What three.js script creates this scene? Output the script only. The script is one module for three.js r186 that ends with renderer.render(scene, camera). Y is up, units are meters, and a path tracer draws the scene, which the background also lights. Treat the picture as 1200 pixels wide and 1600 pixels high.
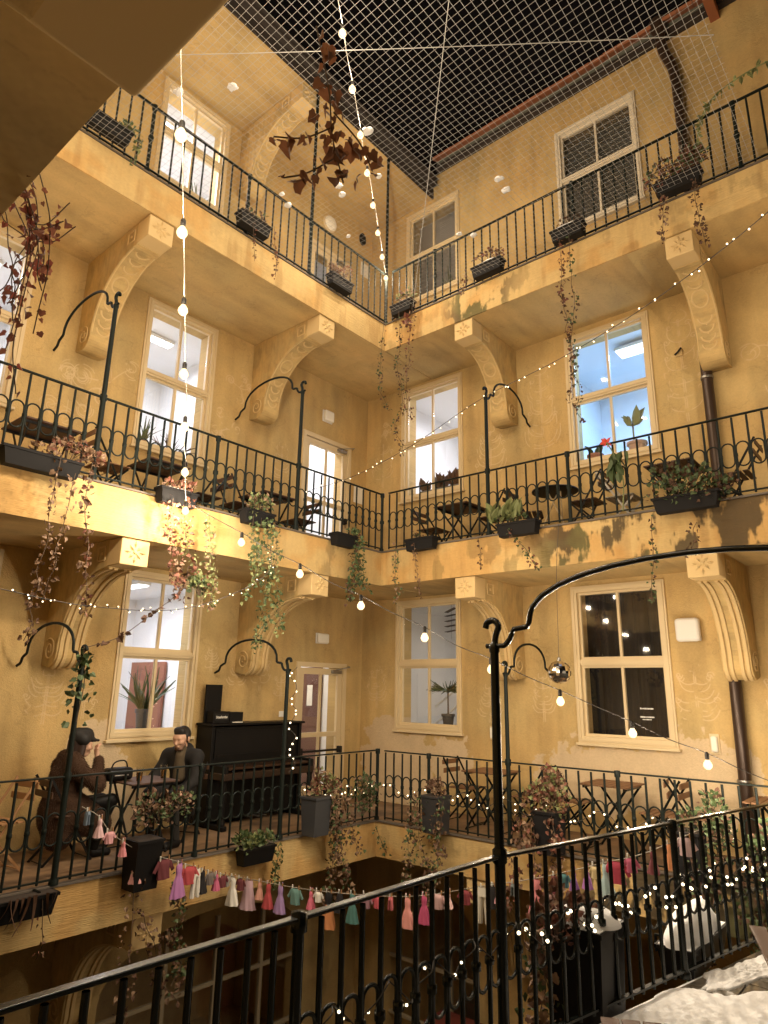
import * as THREE from 'three';
import { mergeGeometries } from 'three/addons/utils/BufferGeometryUtils.js';
import { RoundedBoxGeometry } from 'three/addons/geometries/RoundedBoxGeometry.js';
import { MarchingCubes } from 'three/addons/objects/MarchingCubes.js';
import { RectAreaLightUniformsLib } from 'three/addons/lights/RectAreaLightUniformsLib.js';
RectAreaLightUniformsLib.init();

// ------------------------------------------------------------------ camera, sky, moon, exposure
const scene = new THREE.Scene();
const V = (x, y, z) => new THREE.Vector3(x, y, z);
const camera = new THREE.PerspectiveCamera(75.36, 0.75, 0.05, 120);
{
  const yaw = 40.6535 * Math.PI / 180, pit = 14.9884 * Math.PI / 180, rol = 0.9933 * Math.PI / 180;
  const fw = V(-Math.sin(yaw) * Math.cos(pit), Math.sin(pit), -Math.cos(yaw) * Math.cos(pit));
  const rt = V().crossVectors(fw, V(0, 1, 0)).normalize(), up = V().crossVectors(rt, fw);
  camera.position.set(6.452, 1.744, 7.469);
  camera.up.copy(up.multiplyScalar(Math.cos(rol)).addScaledVector(rt, -Math.sin(rol)));
  camera.lookAt(camera.position.clone().add(fw));
}
const renderer = new THREE.WebGLRenderer({ antialias: true });
renderer.toneMapping = THREE.LinearToneMapping;
renderer.toneMappingExposure = 1.14;
renderer.shadowMap.enabled = true;
{
  const d = new Float32Array(8 * 4 * 4);
  for (let i = 0; i < 32; i++) d.set([0.0034, 0.0025, 0.0022, 1], i * 4);
  const t = new THREE.DataTexture(d, 8, 4, THREE.RGBAFormat, THREE.FloatType);
  t.mapping = THREE.EquirectangularReflectionMapping; t.needsUpdate = true;
  scene.background = t; scene.environment = t;
}
const moon = new THREE.DirectionalLight(0xcfd8ff, 0.012);
moon.position.set(6, 20, 3); moon.castShadow = true; moon.shadow.radius = 20;
moon.shadow.camera.left = moon.shadow.camera.bottom = -12; moon.shadow.camera.right = moon.shadow.camera.top = 12;
scene.add(moon);
const BULB = 3.3;                                  // candela of one festoon bulb
const BULB_RGB = new THREE.Color().setRGB(1.0, 0.82, 0.60);

// ------------------------------------------------------------------ helpers
function rng(a) { return () => { a |= 0; a = a + 0x6D2B79F5 | 0; let t = Math.imul(a ^ a >>> 15, 1 | a); t = t + Math.imul(t ^ t >>> 7, 61 | t) ^ t; return ((t ^ t >>> 14) >>> 0) / 4294967296; }; }
const R = rng(4711);
const rr = (a, b) => a + (b - a) * R();
const used = {};
function numbered(n) { const k = used[n] = (used[n] ?? -1) + 1; return k ? n + '_' + String(k).padStart(3, '0') : n; }
function thing(name, label, category, group) {
  const o = new THREE.Group(); o.name = numbered(name); scene.add(o);
  o.userData = { label, category }; if (group) o.userData.group = group; return o;
}
function part(name, geo, mat, parent) {
  const m = new THREE.Mesh(geo, mat); m.name = name; m.castShadow = m.receiveShadow = true; parent.add(m); return m;
}
function solo(name, geo, mat, label, category, group) {
  const m = part(numbered(name), geo, mat, scene); m.userData = { label, category }; if (group) m.userData.group = group; return base(m);
}
function struct(name, geo, mat) { const m = part(numbered(name), geo, mat, scene); m.userData.kind = 'structure'; return m; }
const bx3 = new THREE.Box3();
function base(o) {                                   // move the origin to the thing's foot
  o.updateMatrixWorld(true); bx3.setFromObject(o); const c = bx3.getCenter(V()); c.y = bx3.min.y;
  if (o.isMesh) { o.geometry = o.geometry.clone().translate(-c.x, -c.y, -c.z); o.position.add(c); }
  else { for (const k of o.children) k.position.sub(c); o.position.add(c); }
  return o;
}
function copy(o, x, y, z, turn = 0, label, group) {
  const c = o.clone(); c.name = numbered(o.name.replace(/_\d{3}$/, '')); scene.add(c);
  c.position.set(x, y, z); c.rotation.y = turn; c.userData = { ...o.userData };
  if (label) c.userData.label = label; if (group) c.userData.group = group; return c;
}
function plain(g) {
  if (g.index) g = g.toNonIndexed();
  for (const k of Object.keys(g.attributes)) if (!['position', 'normal', 'uv'].includes(k)) g.deleteAttribute(k);
  if (!g.attributes.uv) g.setAttribute('uv', new THREE.BufferAttribute(new Float32Array(g.attributes.position.count * 2), 2));
  g.morphAttributes = {}; return g;
}
const merge = l => mergeGeometries(l.map(plain));
const box = (w, h, d, x = 0, y = 0, z = 0) => new THREE.BoxGeometry(w, h, d).translate(x, y, z);
const span = (x0, x1, y0, y1, z0, z1) => box(x1 - x0, y1 - y0, z1 - z0, (x0 + x1) / 2, (y0 + y1) / 2, (z0 + z1) / 2);
const rbox = (w, h, d, r, x = 0, y = 0, z = 0) => new RoundedBoxGeometry(w, h, d, 2, r).translate(x, y, z);
function bar(a, b, r, seg = 6, r2 = r) {
  const d = V().subVectors(b, a), l = d.length();
  const g = new THREE.CylinderGeometry(r2, r, l, seg).translate(0, l / 2, 0);
  return g.applyQuaternion(new THREE.Quaternion().setFromUnitVectors(V(0, 1, 0), d.normalize())).translate(a.x, a.y, a.z);
}
function flatbar(a, b, w, t) { const d = V().subVectors(b, a), l = d.length(); return box(w, l, t).translate(0, l / 2, 0).applyQuaternion(new THREE.Quaternion().setFromUnitVectors(V(0, 1, 0), d.normalize())).translate(a.x, a.y, a.z); }
const tube = (pts, r, n = 24, rad = 5, closed = false) => new THREE.TubeGeometry(new THREE.CatmullRomCurve3(pts, closed, 'centripetal'), n, r, rad, closed);
function sag(a, b, s, n = 12) { const p = []; for (let i = 0; i <= n; i++) { const t = i / n, q = a.clone().lerp(b, t); q.y -= s * 4 * t * (1 - t); p.push(q); } return p; }

// ------------------------------------------------------------------ noise and textures
function lattice(seed) { const r = rng(seed), a = new Float32Array(65536); for (let i = 0; i < 65536; i++) a[i] = r(); return a; }
const LAT = lattice(99);
function vn(x, y) {
  const xi = Math.floor(x), yi = Math.floor(y); let fx = x - xi, fy = y - yi; fx = fx * fx * (3 - 2 * fx); fy = fy * fy * (3 - 2 * fy);
  const a = (yi & 255) << 8, b = ((yi + 1) & 255) << 8, c = xi & 255, d = (xi + 1) & 255;
  const p = LAT[a + c], q = LAT[a + d], s = LAT[b + c], t = LAT[b + d];
  return p + (q - p) * fx + (s - p) * fy + (p - q - s + t) * fx * fy;
}
function fbm(x, y, o = 4) { let s = 0, a = 0.5, n = 0; for (let i = 0; i < o; i++) { s += a * vn(x, y); n += a; a *= 0.5; x = x * 2.03 + 17.1; y = y * 2.03 + 5.7; } return s / n; }
const smooth = (a, b, x) => { const t = Math.min(1, Math.max(0, (x - a) / (b - a))); return t * t * (3 - 2 * t); };
const ENC = new Uint8Array(4097); for (let i = 0; i < 4097; i++) { const x = i / 4096; ENC[i] = Math.round(255 * (x < 0.0031308 ? 12.92 * x : 1.055 * x ** (1 / 2.4) - 0.055)); }
const enc = x => ENC[Math.max(0, Math.min(4096, x * 4096 | 0))];
function tex(w, h, fn, srgb = true, wrap = false) {
  const d = new Uint8Array(w * h * 4), o = [0, 0, 0];
  for (let y = 0, i = 0; y < h; y++) for (let x = 0; x < w; x++, i += 4) { fn(x, y, o); for (let k = 0; k < 3; k++) d[i + k] = srgb ? enc(o[k]) : Math.max(0, Math.min(255, o[k] * 255)); d[i + 3] = 255; }
  const t = new THREE.DataTexture(d, w, h); t.magFilter = THREE.LinearFilter; t.minFilter = THREE.LinearMipmapLinearFilter; t.generateMipmaps = true; t.anisotropy = 4;
  if (srgb) t.colorSpace = THREE.SRGBColorSpace; if (wrap) t.wrapS = t.wrapT = THREE.RepeatWrapping; t.needsUpdate = true; return t;
}
const OCHRE = [0.575, 0.405, 0.172], LIME = [0.66, 0.51, 0.32];
const grain = tex(512, 512, (x, y, o) => { const v = 0.5 * fbm(x / 20, y / 20, 3) + 0.5 * vn(x / 2.3, y / 2.3); o[0] = o[1] = o[2] = v; }, false, true);
grain.repeat.set(1 / 1.3, 1 / 1.3);
function std(r, g, b, rough = 0.85, metal = 0, extra = {}) { const m = new THREE.MeshStandardMaterial({ roughness: rough, metalness: metal, ...extra }); m.color.setRGB(r, g, b); return m; }
const M = {
  iron: std(0.007, 0.011, 0.009, 0.55, 0.2), ironDark: std(0.010, 0.013, 0.012, 0.24, 0.3),
  cream: std(0.66, 0.53, 0.32, 0.55), white: std(0.78, 0.77, 0.74, 0.6), peel: std(0.70, 0.62, 0.48, 0.8),
  dark: std(0.02, 0.018, 0.016, 0.6), black: std(0.006, 0.0055, 0.0055, 0.5), plastic: std(0.010, 0.0095, 0.010, 0.75),
  soil: std(0.03, 0.02, 0.014, 1), wood: std(0.20, 0.10, 0.045, 0.6), woodDark: std(0.075, 0.035, 0.018, 0.55), woodLight: std(0.34, 0.18, 0.075, 0.6),
  steel: std(0.35, 0.34, 0.32, 0.35, 0.9), pipe: std(0.055, 0.034, 0.024, 0.35, 0.4), snow: std(0.86, 0.87, 0.88, 0.8), cable: std(0.05, 0.045, 0.04, 0.6), cableWhite: std(0.30, 0.27, 0.22, 0.6),
  net: std(0.42, 0.41, 0.39, 0.8), copper: std(0.30, 0.11, 0.05, 0.6, 0.2), tar: std(0.03, 0.022, 0.018, 0.9), zinc: std(0.10, 0.11, 0.09, 0.6, 0.3),
  room: std(0.80, 0.80, 0.80, 0.9), terracotta: std(0.32, 0.13, 0.07, 0.85), paper: std(0.82, 0.79, 0.70, 0.8),
  leafG: std(0.055, 0.085, 0.028, 0.6), leafP: std(0.17, 0.19, 0.07, 0.6), leafR: std(0.155, 0.052, 0.03, 0.65), leafT: std(0.21, 0.13, 0.078, 0.7), leafD: std(0.085, 0.040, 0.020, 0.75), stem: std(0.10, 0.065, 0.04, 0.8),
  relief: std(0.61, 0.445, 0.215, 0.9), groove: std(0.30, 0.165, 0.05, 0.95),
  floor: std(0.26, 0.15, 0.075, 0.7), stone: std(0.30, 0.26, 0.21, 0.8), lip: std(0.12, 0.10, 0.08, 0.7),
};
for (const k of ['iron', 'black', 'plastic', 'dark']) { const o = M[k]; M[k] = new THREE.MeshPhysicalMaterial({ roughness: o.roughness, metalness: 0, specularIntensity: 0.4 }); M[k].color.copy(o.color); }
for (const k of ['leafG', 'leafP', 'leafR', 'leafT', 'leafD']) M[k].side = THREE.DoubleSide;
M.snow.bumpMap = grain; M.snow.bumpScale = 0.004;
const glass = new THREE.MeshPhysicalMaterial({ transmission: 1, thickness: 0, roughness: 0.02, ior: 1.5, color: 0xffffff });
const glow = (r, g, b, k) => { const m = new THREE.MeshStandardMaterial({ color: 0x111111, roughness: 0.5 }); m.emissive.setRGB(r, g, b); m.emissiveIntensity = k; return m; };
const bulbGlow = glow(1, 0.72, 0.38, 2.2), fairyGlow = glow(1, 0.80, 0.50, 4.5), tubeGlow = glow(1, 1, 1, 3.0), blueGlow = glow(0.75, 0.9, 1, 3);

// painted line drawings in the plaster: polylines in wall metres
function spiral(cx, cy, r, turns, dir, a0) { const p = []; for (let i = 0; i <= 28; i++) { const t = i / 28, a = a0 + dir * t * turns * 6.283; p.push([cx + Math.cos(a) * r * (1 - 0.8 * t), cy + Math.sin(a) * r * (1 - 0.8 * t)]); } return p; }
function arc(x0, y0, x1, y1, b) { const p = []; for (let i = 0; i <= 12; i++) { const t = i / 12, s = 4 * b * t * (1 - t); p.push([x0 + (x1 - x0) * t - (y1 - y0) * s, y0 + (y1 - y0) * t + (x1 - x0) * s]); } return p; }
function candelabra(cx, y0, h, w, n, seed) {          // the branched plant motif
  const L = [], r = rng(seed);
  L.push([[cx - 0.012, y0], [cx - 0.008, y0 + h]], [[cx + 0.014, y0], [cx + 0.01, y0 + h]]);
  for (let i = 0; i < n; i++) {
    const y = y0 + h * (0.22 + 0.7 * i / n), ww = w * (1 - 0.45 * i / n) * (0.8 + 0.3 * r()), hh = h * (0.12 + 0.1 * r());
    for (const s of [-1, 1]) { L.push(arc(cx, y, cx + s * ww, y + hh, -0.28 * s)); if (r() > 0.45) L.push(spiral(cx + s * ww * 0.92, y + hh, 0.045, 1.1, s, 0)); else L.push(arc(cx, y + 0.03, cx + s * ww * 0.8, y + hh + 0.03, -0.25 * s)); }
  }
  L.push(arc(cx, y0 + h * 0.98, cx - 0.06, y0 + h * 1.08, 0.5), arc(cx, y0 + h * 0.98, cx + 0.06, y0 + h * 1.08, -0.5));
  return L;
}
function scroll(cx, cy, s, seed) {
  const r = rng(seed), L = [];
  for (let i = 0; i < 5; i++) { const a = r() * 6.28, R0 = s * (0.4 + 0.5 * r()), x = cx + Math.cos(a) * R0, y = cy + Math.sin(a) * R0 * 1.1; L.push(arc(cx, cy, x, y, 0.3 * (r() - 0.5) * 2)); L.push(spiral(x, y, s * 0.24, 1.3, r() > 0.5 ? 1 : -1, r() * 6)); L.push(spiral(x, y, s * 0.30, 1.2, r() > 0.5 ? 1 : -1, r() * 6)); }
  return L;
}
function wallTexture(u0, W, v0, H, seed, draw = [], peel = null, px = 170) {
  const w = Math.min(2048, Math.round(W * px)), h = Math.min(2048, Math.round(H * px)), mask = new Float32Array(w * h), sx = w / W, sy = h / H;
  for (const line of draw) for (let i = 0; i + 1 < line.length; i++) {
    const [a, b] = line[i], [c, d] = line[i + 1], n = Math.ceil(Math.hypot(c - a, d - b) * px) + 1;
    for (let k = 0; k <= n; k++) {
      const u = ((a + (c - a) * k / n) - u0) * sx, v = ((b + (d - b) * k / n) - v0) * sy, wear = smooth(0.3, 0.5, fbm(u / 14, v / 14, 2));
      for (let yy = -1; yy <= 1; yy++) for (let xx = -1; xx <= 1; xx++) { const X = Math.round(u) + xx, Y = Math.round(v) + yy; if (X < 0 || Y < 0 || X >= w || Y >= h) continue; const q = wear * Math.max(0, 1 - Math.hypot(X - u, Y - v) / 1.6); if (q > mask[Y * w + X]) mask[Y * w + X] = q; }
    }
  }
  return tex(w, h, (x, y, o) => {
    const u = x / px + seed * 7.3, v = y / px + seed * 3.1;
    const big = fbm(u * 0.9, v * 0.7, 4), mid = fbm(u * 5, v * 3.2, 3), streak = fbm(u * 9, v * 0.8 + 40, 3), fine = vn(u * 70, v * 70);
    const k = 0.70 + 0.30 * big + 0.23 * (mid - 0.5) + 0.20 * (streak - 0.5) + 0.10 * (fine - 0.5) + 0.08 - 0.11 * smooth(0.56, 0.72, fbm(u * 2.6 + 50, v * 0.55 + 9, 4)) - 0.10 * (Math.abs(fbm(u * 2.2 + 90, v * 2.2, 5) - 0.5) < 0.006 ? 1 : 0);
    const red = 0.10 * (fbm(u * 1.7 + 9, v * 1.7, 3) - 0.5);
    let m = 0; if (peel) m = peel(x / sx + u0, y / sy + v0, fbm(u * 6, v * 6, 5) - 0.5, fbm(u * 22, v * 22, 3) - 0.5);
    const q = mask[y * w + x] * 0.75;
    for (let c = 0; c < 3; c++) {
      let a = OCHRE[c] * k * (c === 0 ? 1 + red : c === 1 ? 1 - red * 0.5 : 1 - red * 2);
      a = a + (LIME[c] * (0.86 + 0.2 * (mid - 0.5) + 0.1 * fine) - a) * m;
      o[c] = a + (LIME[c] * 1.05 - a) * q;
    }
  });
}
function fascia(W, seed, moss, px = 200) {             // rain-streaked balcony front; moss(u 0..W) is how much black and green growth the photo shows there
  const w = Math.min(2048, Math.round(W * px)), h = 112;
  return tex(w, h, (x, y, o) => {
    const u = x / w * W, v = y / h, uu = u + seed * 11;
    const big = fbm(uu * 1.4, v * 0.7 + seed, 4), st = fbm(uu * 16, v * 0.9 + 3, 3), fine = fbm(uu * 40, v * 22, 2), run = smooth(0.56, 0.78, fbm(uu * 7 + 3, v * 0.5, 4)), rust = smooth(0.42, 0.66, fbm(uu * 2.3 + 30, v * 1.2, 3));
    const k = 0.90 + 0.24 * (big - 0.5) + 0.18 * (st - 0.5) + 0.12 * (fine - 0.5);
    const g = moss(u), ms = Math.min(1, g * 1.25) * smooth(0.64 - 0.24 * g, 0.74 - 0.22 * g, fbm(uu * 4.2, v * 1.6 + 8, 5) + 0.30 * (fbm(uu * 20, v * 1.4 + 2, 3) - 0.5)), gr = smooth(0.45, 0.6, fbm(uu * 2.1 + 60, v + 3, 3));
    for (let c = 0; c < 3; c++) {
      let a = OCHRE[c] * 1.06 * k; a *= 1 - run * 0.22 * [0.8, 1, 1.2][c]; a *= 1 - rust * [0.04, 0.16, 0.30][c];
      o[c] = a + ([0.035 + 0.03 * gr, 0.026 + 0.045 * gr, 0.014 + 0.01 * gr][c] - a) * ms * 0.92;
    }
  });
}

// ------------------------------------------------------------------ the building
const LW = -1.555, RW = -1.329, TH = 0.35, B1 = -0.4316, B2 = 3.248, T2 = 3.742, B3 = 7.136, T3 = 7.604, SOF = 10.95, RT = 11.46, G0 = -3.74;
const ZN = 6.88, XE = 9.0;
function archPath(u0, u1, y0, spring, rise) {
  const p = new THREE.Path(); p.moveTo(u0, y0); p.lineTo(u0, spring);
  for (let i = 0; i <= 18; i++) { const a = Math.PI * (1 - i / 18); p.lineTo((u0 + u1) / 2 + (u1 - u0) / 2 * Math.cos(a), spring + rise * Math.sin(a)); }
  p.lineTo(u1, y0); p.lineTo(u0, y0); return p;
}
function rectPath(u0, u1, y0, y1) { const p = new THREE.Path(); p.moveTo(u0, y0); p.lineTo(u0, y1); p.lineTo(u1, y1); p.lineTo(u1, y0); p.lineTo(u0, y0); return p; }
function wallGeo(u0, u1, y0, y1, holes) {
  const s = new THREE.Shape(); s.moveTo(u0, y0); s.lineTo(u1, y0); s.lineTo(u1, y1); s.lineTo(u0, y1); s.lineTo(u0, y0); s.holes = holes;
  const g = new THREE.ExtrudeGeometry(s, { depth: TH, bevelEnabled: false }).translate(0, 0, -TH), p = g.attributes.position, uv = g.attributes.uv;
  for (let i = 0; i < p.count; i++) uv.setXY(i, (p.getX(i) - u0) / (u1 - u0), (p.getY(i) - y0) / (y1 - y0));
  return g;
}
function wallMat(u0, u1, y0, y1, seed, draw, peel, px) {
  const b = grain.clone(); b.repeat.set((u1 - u0) / 1.3, (y1 - y0) / 1.3); b.needsUpdate = true;
  return new THREE.MeshStandardMaterial({ map: wallTexture(u0, u1 - u0, y0, y1 - y0, seed, draw, peel, px), bumpMap: b, bumpScale: 0.006, roughness: 0.9 });
}
const doorWing = thing('building_wing', 'yellow plaster building wing with glazed doors opening onto the galleries', 'building', 'courtyard wings');
const pipeWing = thing('building_wing', 'yellow plaster building wing with brown downpipe and tiled eave', 'building', 'courtyard wings');
const toLeft = g => g.rotateY(Math.PI / 2).translate(LW, 0, 0);
const toRight = g => g.translate(0, 0, RW);
const inset = 0.05;
const hl = (z0, z1, y0, y1) => rectPath(-z1 + inset, -z0 - inset, y0 + inset, y1 - inset), hr = (x0, x1, y0, y1) => rectPath(x0 + inset, x1 - inset, y0 + inset, y1 - inset);
const dl = (z0, z1, y0, y1) => rectPath(-z1 + inset, -z0 - inset, y0 + 0.004, y1 - inset);
const lu0 = -7.2, lu1 = -RW;                          // left wall runs over s = -z
const gap = 0.0;
{
  const blob = (cx, cy, rx, ry) => (u, v, n, f) => smooth(-0.03, 0.05, 1 - Math.hypot((u - cx) / rx, (v - cy) / ry) + n * 0.9 + f * 0.25);
  const mx = (...fs) => (u, v, n, f) => Math.max(...fs.map(q => q(u, v, n, f)));
  // door wing: ground, first, second, third storey
  part('wall', toLeft(wallGeo(lu0, lu1, G0, B1, [archPath(-2.95, 0.2, G0 + 0.01, -1.75, 0.66)])), wallMat(lu0, lu1, G0, B1, 1, [], null, 90), doorWing);
  const d1 = [...candelabra(-1.80, 1.95, 0.30, 0.13, 3, 3), ...candelabra(-1.35, 1.72, 0.34, 0.16, 2, 4), ...candelabra(-0.92, 1.70, 0.55, 0.20, 4, 5), ...candelabra(-0.5, 1.55, 0.4, 0.14, 3, 6), ...candelabra(-4.0, 1.30, 0.55, 0.28, 4, 7), ...candelabra(-3.55, 1.35, 0.45, 0.16, 3, 8)];
  part('wall', toLeft(wallGeo(lu0, lu1, 0, B2, [hl(2.04, 3.22, 1.10, 3.19), hl(4.69, 5.9, 1.10, 3.19), dl(-0.92, 0.21, 0, 2.15)])),
    wallMat(lu0, lu1, 0, B2, 2, d1, mx(blob(-3.35, 0.62, 0.42, 0.62), blob(-2.9, 0.35, 0.6, 0.4))), doorWing);
  const d2 = [...scroll(-3.75, 5.6, 0.55, 11), ...scroll(-4.25, 5.3, 0.45, 12), ...scroll(-1.85, 5.55, 0.40, 13), ...scroll(-1.7, 6.3, 0.30, 14), ...candelabra(-0.75, 4.9, 0.7, 0.25, 4, 15)];
  part('wall', toLeft(wallGeo(lu0, lu1, T2, B3, [hl(2.18, 3.36, 4.85, 7.08), hl(4.87, 6.05, 4.85, 7.08), dl(-0.87, 0.32, T2, 6.04)])), wallMat(lu0, lu1, T2, B3, 3, d2), doorWing);
  part('wall', toLeft(wallGeo(lu0, lu1, T3, SOF, [hl(2.30, 3.53, 9.09, 10.88), dl(-0.65, 0.42, T3, 9.83)])), wallMat(lu0, lu1, T3, SOF, 4, [], null, 120), doorWing);
  // pipe wing
  const ru0 = LW - TH, ru1 = XE;
  part('wall', toRight(wallGeo(ru0, ru1, G0, B1, [archPath(-0.98, 0.72, G0 + 0.01, -1.75, 0.70), archPath(2.2, 4.2, G0 + 0.01, -1.75, 0.7)])), wallMat(ru0, ru1, G0, B1, 5, [], null, 90), pipeWing);
  const e1 = [...candelabra(-1.2, 1.45, 0.62, 0.24, 5, 21), ...candelabra(1.02, 1.3, 0.5, 0.22, 4, 22), ...candelabra(1.9, 1.35, 0.6, 0.2, 4, 29), ...candelabra(3.93, 1.32, 0.72, 0.30, 5, 23), ...candelabra(4.95, 1.35, 0.8, 0.3, 5, 24)];
  part('wall', toRight(wallGeo(ru0, ru1, 0, B2, [hr(-0.78, 0.54, 1.12, 3.20), hr(2.40, 3.68, 1.11, 3.18)])),
    wallMat(ru0, ru1, 0, B2, 6, e1, mx(blob(-1.05, 0.55, 0.42, 0.85), blob(-0.5, 0.5, 0.6, 0.65), blob(0.25, 0.72, 0.45, 0.36), blob(2.75, 0.72, 1.0, 0.42), blob(3.7, 0.72, 0.9, 0.55))), pipeWing);
  const e2 = [...candelabra(-1.15, 5.3, 0.9, 0.26, 4, 31), ...scroll(-0.95, 6.4, 0.25, 32), ...candelabra(1.15, 4.95, 0.9, 0.3, 5, 33), ...candelabra(2.08, 5.0, 1.6, 0.3, 6, 34), ...candelabra(4.18, 5.0, 1.75, 0.27, 6, 35), ...scroll(5.2, 6.0, 0.5, 36), ...candelabra(5.5, 4.9, 1.3, 0.4, 4, 37)];
  part('wall', toRight(wallGeo(ru0, ru1, T2, B3, [hr(-0.70, 0.63, 4.95, 7.08), hr(2.52, 3.80, 4.92, 7.04)])), wallMat(ru0, ru1, T2, B3, 7, e2), pipeWing);
  part('wall', toRight(wallGeo(ru0, ru1, T3, RT, [hr(-0.62, 0.62, 8.86, 10.84), hr(2.57, 3.92, 8.90, 10.88)])), wallMat(ru0, ru1, T3, RT, 8, [], null, 120), pipeWing);
}
// gallery slabs, fronts and floors
const slabTex = wallTexture(0, 4, 0, 4, 9, [], null, 128); slabTex.wrapS = slabTex.wrapT = THREE.RepeatWrapping;
const slabMat = new THREE.MeshStandardMaterial({ map: slabTex, roughness: 0.92 });
function boxUV(g) {                                    // uv in metres / 4 from the dominant axis
  g = plain(g); const p = g.attributes.position, n = g.attributes.normal, uv = g.attributes.uv;
  for (let i = 0; i < p.count; i++) { const a = Math.abs(n.getX(i)), b = Math.abs(n.getY(i)), c = Math.abs(n.getZ(i)); if (b >= a && b >= c) uv.setXY(i, p.getX(i) / 4, p.getZ(i) / 4); else if (a > c) uv.setXY(i, p.getZ(i) / 4, p.getY(i) / 4); else uv.setXY(i, p.getX(i) / 4, p.getY(i) / 4); }
  return g;
}
const FT = 0.018;
const floorTex = tex(1024, 512, (x, y, o) => { const u = x / 102, v = y / 102, g = 0.8 + 0.5 * (fbm(u * 3, v * 3, 4) - 0.5) + 0.25 * (fbm(u * 1.2, v * 14, 3) - 0.5), d = smooth(0.5, 0.7, fbm(u * 2 + 8, v * 2, 4)); o[0] = 0.27 * g * (1 - 0.4 * d); o[1] = 0.165 * g * (1 - 0.4 * d); o[2] = 0.085 * g * (1 - 0.35 * d); }, true, true);
const floorMat = new THREE.MeshStandardMaterial({ map: floorTex, roughness: 0.75 });
{
  const levels = [[B1, 0], [B2, T2], [B3, T3]];
  levels.forEach(([b, t], i) => {
    const x1 = i ? XE : 5.38;
    part('gallery_slab', boxUV(span(LW - TH, -FT, b, t - 0.012, RW - TH, i === 1 ? ZN : 8.4)), slabMat, doorWing);
    part('gallery_slab', boxUV(span(0, x1, b, t - 0.012, RW - TH, -FT)), slabMat, pipeWing);
    part('gallery_floor', boxUV(span(LW, -0.03, t - 0.012, t, RW, 7.0)), floorMat, doorWing);
    part('gallery_floor', boxUV(span(-0.028, x1, t - 0.012, t, RW, -0.03)), floorMat, pipeWing);
    const mossL = [u => 0.15 * smooth(4.6, 5.4, u), u => 0.32 * smooth(0.2, 0.9, u) * smooth(1.6, 1.0, u) + 0.25 * smooth(4.4, 5.2, u), u => 0.08][i];
    const mossR = [u => 0.9 * smooth(2.6, 3.4, u) + 0.15, u => 0.30 + 0.45 * smooth(2.2, 3.0, u), u => 0.55 * smooth(1.1, 1.5, u) * smooth(2.6, 2.0, u) + 0.18][i];
    const fl = span(-FT, 0, b - 0.004, t - 0.004, 0, i === 1 ? ZN : 8.4), fr = span(-FT, x1, b - 0.004, t - 0.004, -FT, 0);
    const L = fl.attributes.position, Ru = fr.attributes.position, zl = i === 1 ? ZN : 8.4;
    for (let k = 0; k < L.count; k++) fl.attributes.uv.setXY(k, L.getZ(k) / zl, (L.getY(k) - b) / (t - b));
    for (let k = 0; k < Ru.count; k++) fr.attributes.uv.setXY(k, Ru.getX(k) / x1, (Ru.getY(k) - b) / (t - b));
    part('slab_front', fl, new THREE.MeshStandardMaterial({ map: fascia(zl, i * 2 + 1, mossL), roughness: 0.9, bumpMap: grain, bumpScale: 0.006 }), doorWing);
    part('slab_front', fr, new THREE.MeshStandardMaterial({ map: fascia(x1, i * 2 + 2, mossR), roughness: 0.9, bumpMap: grain, bumpScale: 0.006 }), pipeWing);
    part('edge_strip', span(-0.05, 0.02, t, t + 0.02, 0.02, 7.0), M.lip, doorWing);
    part('edge_strip', span(-0.05, x1, t, t + 0.02, -0.05, 0.02), M.lip, pipeWing);
  });
  // roof soffit over the top gallery of the door wing, eaves and gutters
  part('soffit', boxUV(span(LW - TH, 0, SOF, SOF + 0.12, RW, 7.2)), slabMat, doorWing);
  part('eave_board', span(0, 0.03, SOF + 0.01, SOF + 0.26, RW, 7.2), M.tar, doorWing);
  part('roof', span(LW - TH, 0.12, SOF + 0.262, SOF + 0.34, RW - TH, 7.2), M.tar, doorWing);
  const half = new THREE.CylinderGeometry(0.07, 0.07, 8.4, 12, 1, true, Math.PI, Math.PI).rotateX(Math.PI / 2); M.zinc.side = M.tar.side = THREE.DoubleSide;
  part('gutter', half.clone().translate(0.19, SOF + 0.27, RW + 4.25), M.tar, doorWing);
  part('eave_board', span(0.16, XE, RT, RT + 0.14, RW - TH, RW + 0.10), M.tar, pipeWing);
  const rg = new THREE.CylinderGeometry(0.085, 0.085, XE - 0.2, 14, 1, true, 0, Math.PI).rotateZ(Math.PI / 2);
  part('gutter', rg.rotateX(Math.PI / 2 * 0 ).translate(XE / 2 + 0.1, RT + 0.10, RW + 0.20), M.zinc, pipeWing);
  for (let i = 0; i < 38; i++) part('roof_tile', box(0.215, 0.05, 0.42).rotateX(0.42).translate(0.32 + i * 0.225, RT + 0.20, RW + 0.10 + rr(-0.006, 0.006)), M.copper, pipeWing);
  part('roof', box(XE - 0.16, 0.08, 3.0).rotateX(0.42).translate(XE / 2 + 0.08, RT + 0.76, RW - 1.42), M.tar, pipeWing);
  part('rafter_end', rbox(0.13, 0.16, 0.5, 0.01, 5.15, RT - 0.06, RW + 0.18), M.copper, pipeWing);
}
// near side gallery above the photographer, its wall, and the terrace
const nearWing = thing('building_wing', 'shadowed yellow gallery slab with carved bracket overhead', 'building', 'courtyard wings');
part('gallery_slab', boxUV(span(LW - TH, XE, B2, T2, ZN + 0.001, 9.0)), slabMat, nearWing);
part('wall', boxUV(span(LW - TH, XE, 0, B2, 8.6, 8.95)), slabMat, nearWing);
part('wall', boxUV(span(LW - TH, XE, T2, 11.2, 8.6, 8.95)), slabMat, nearWing);

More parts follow.
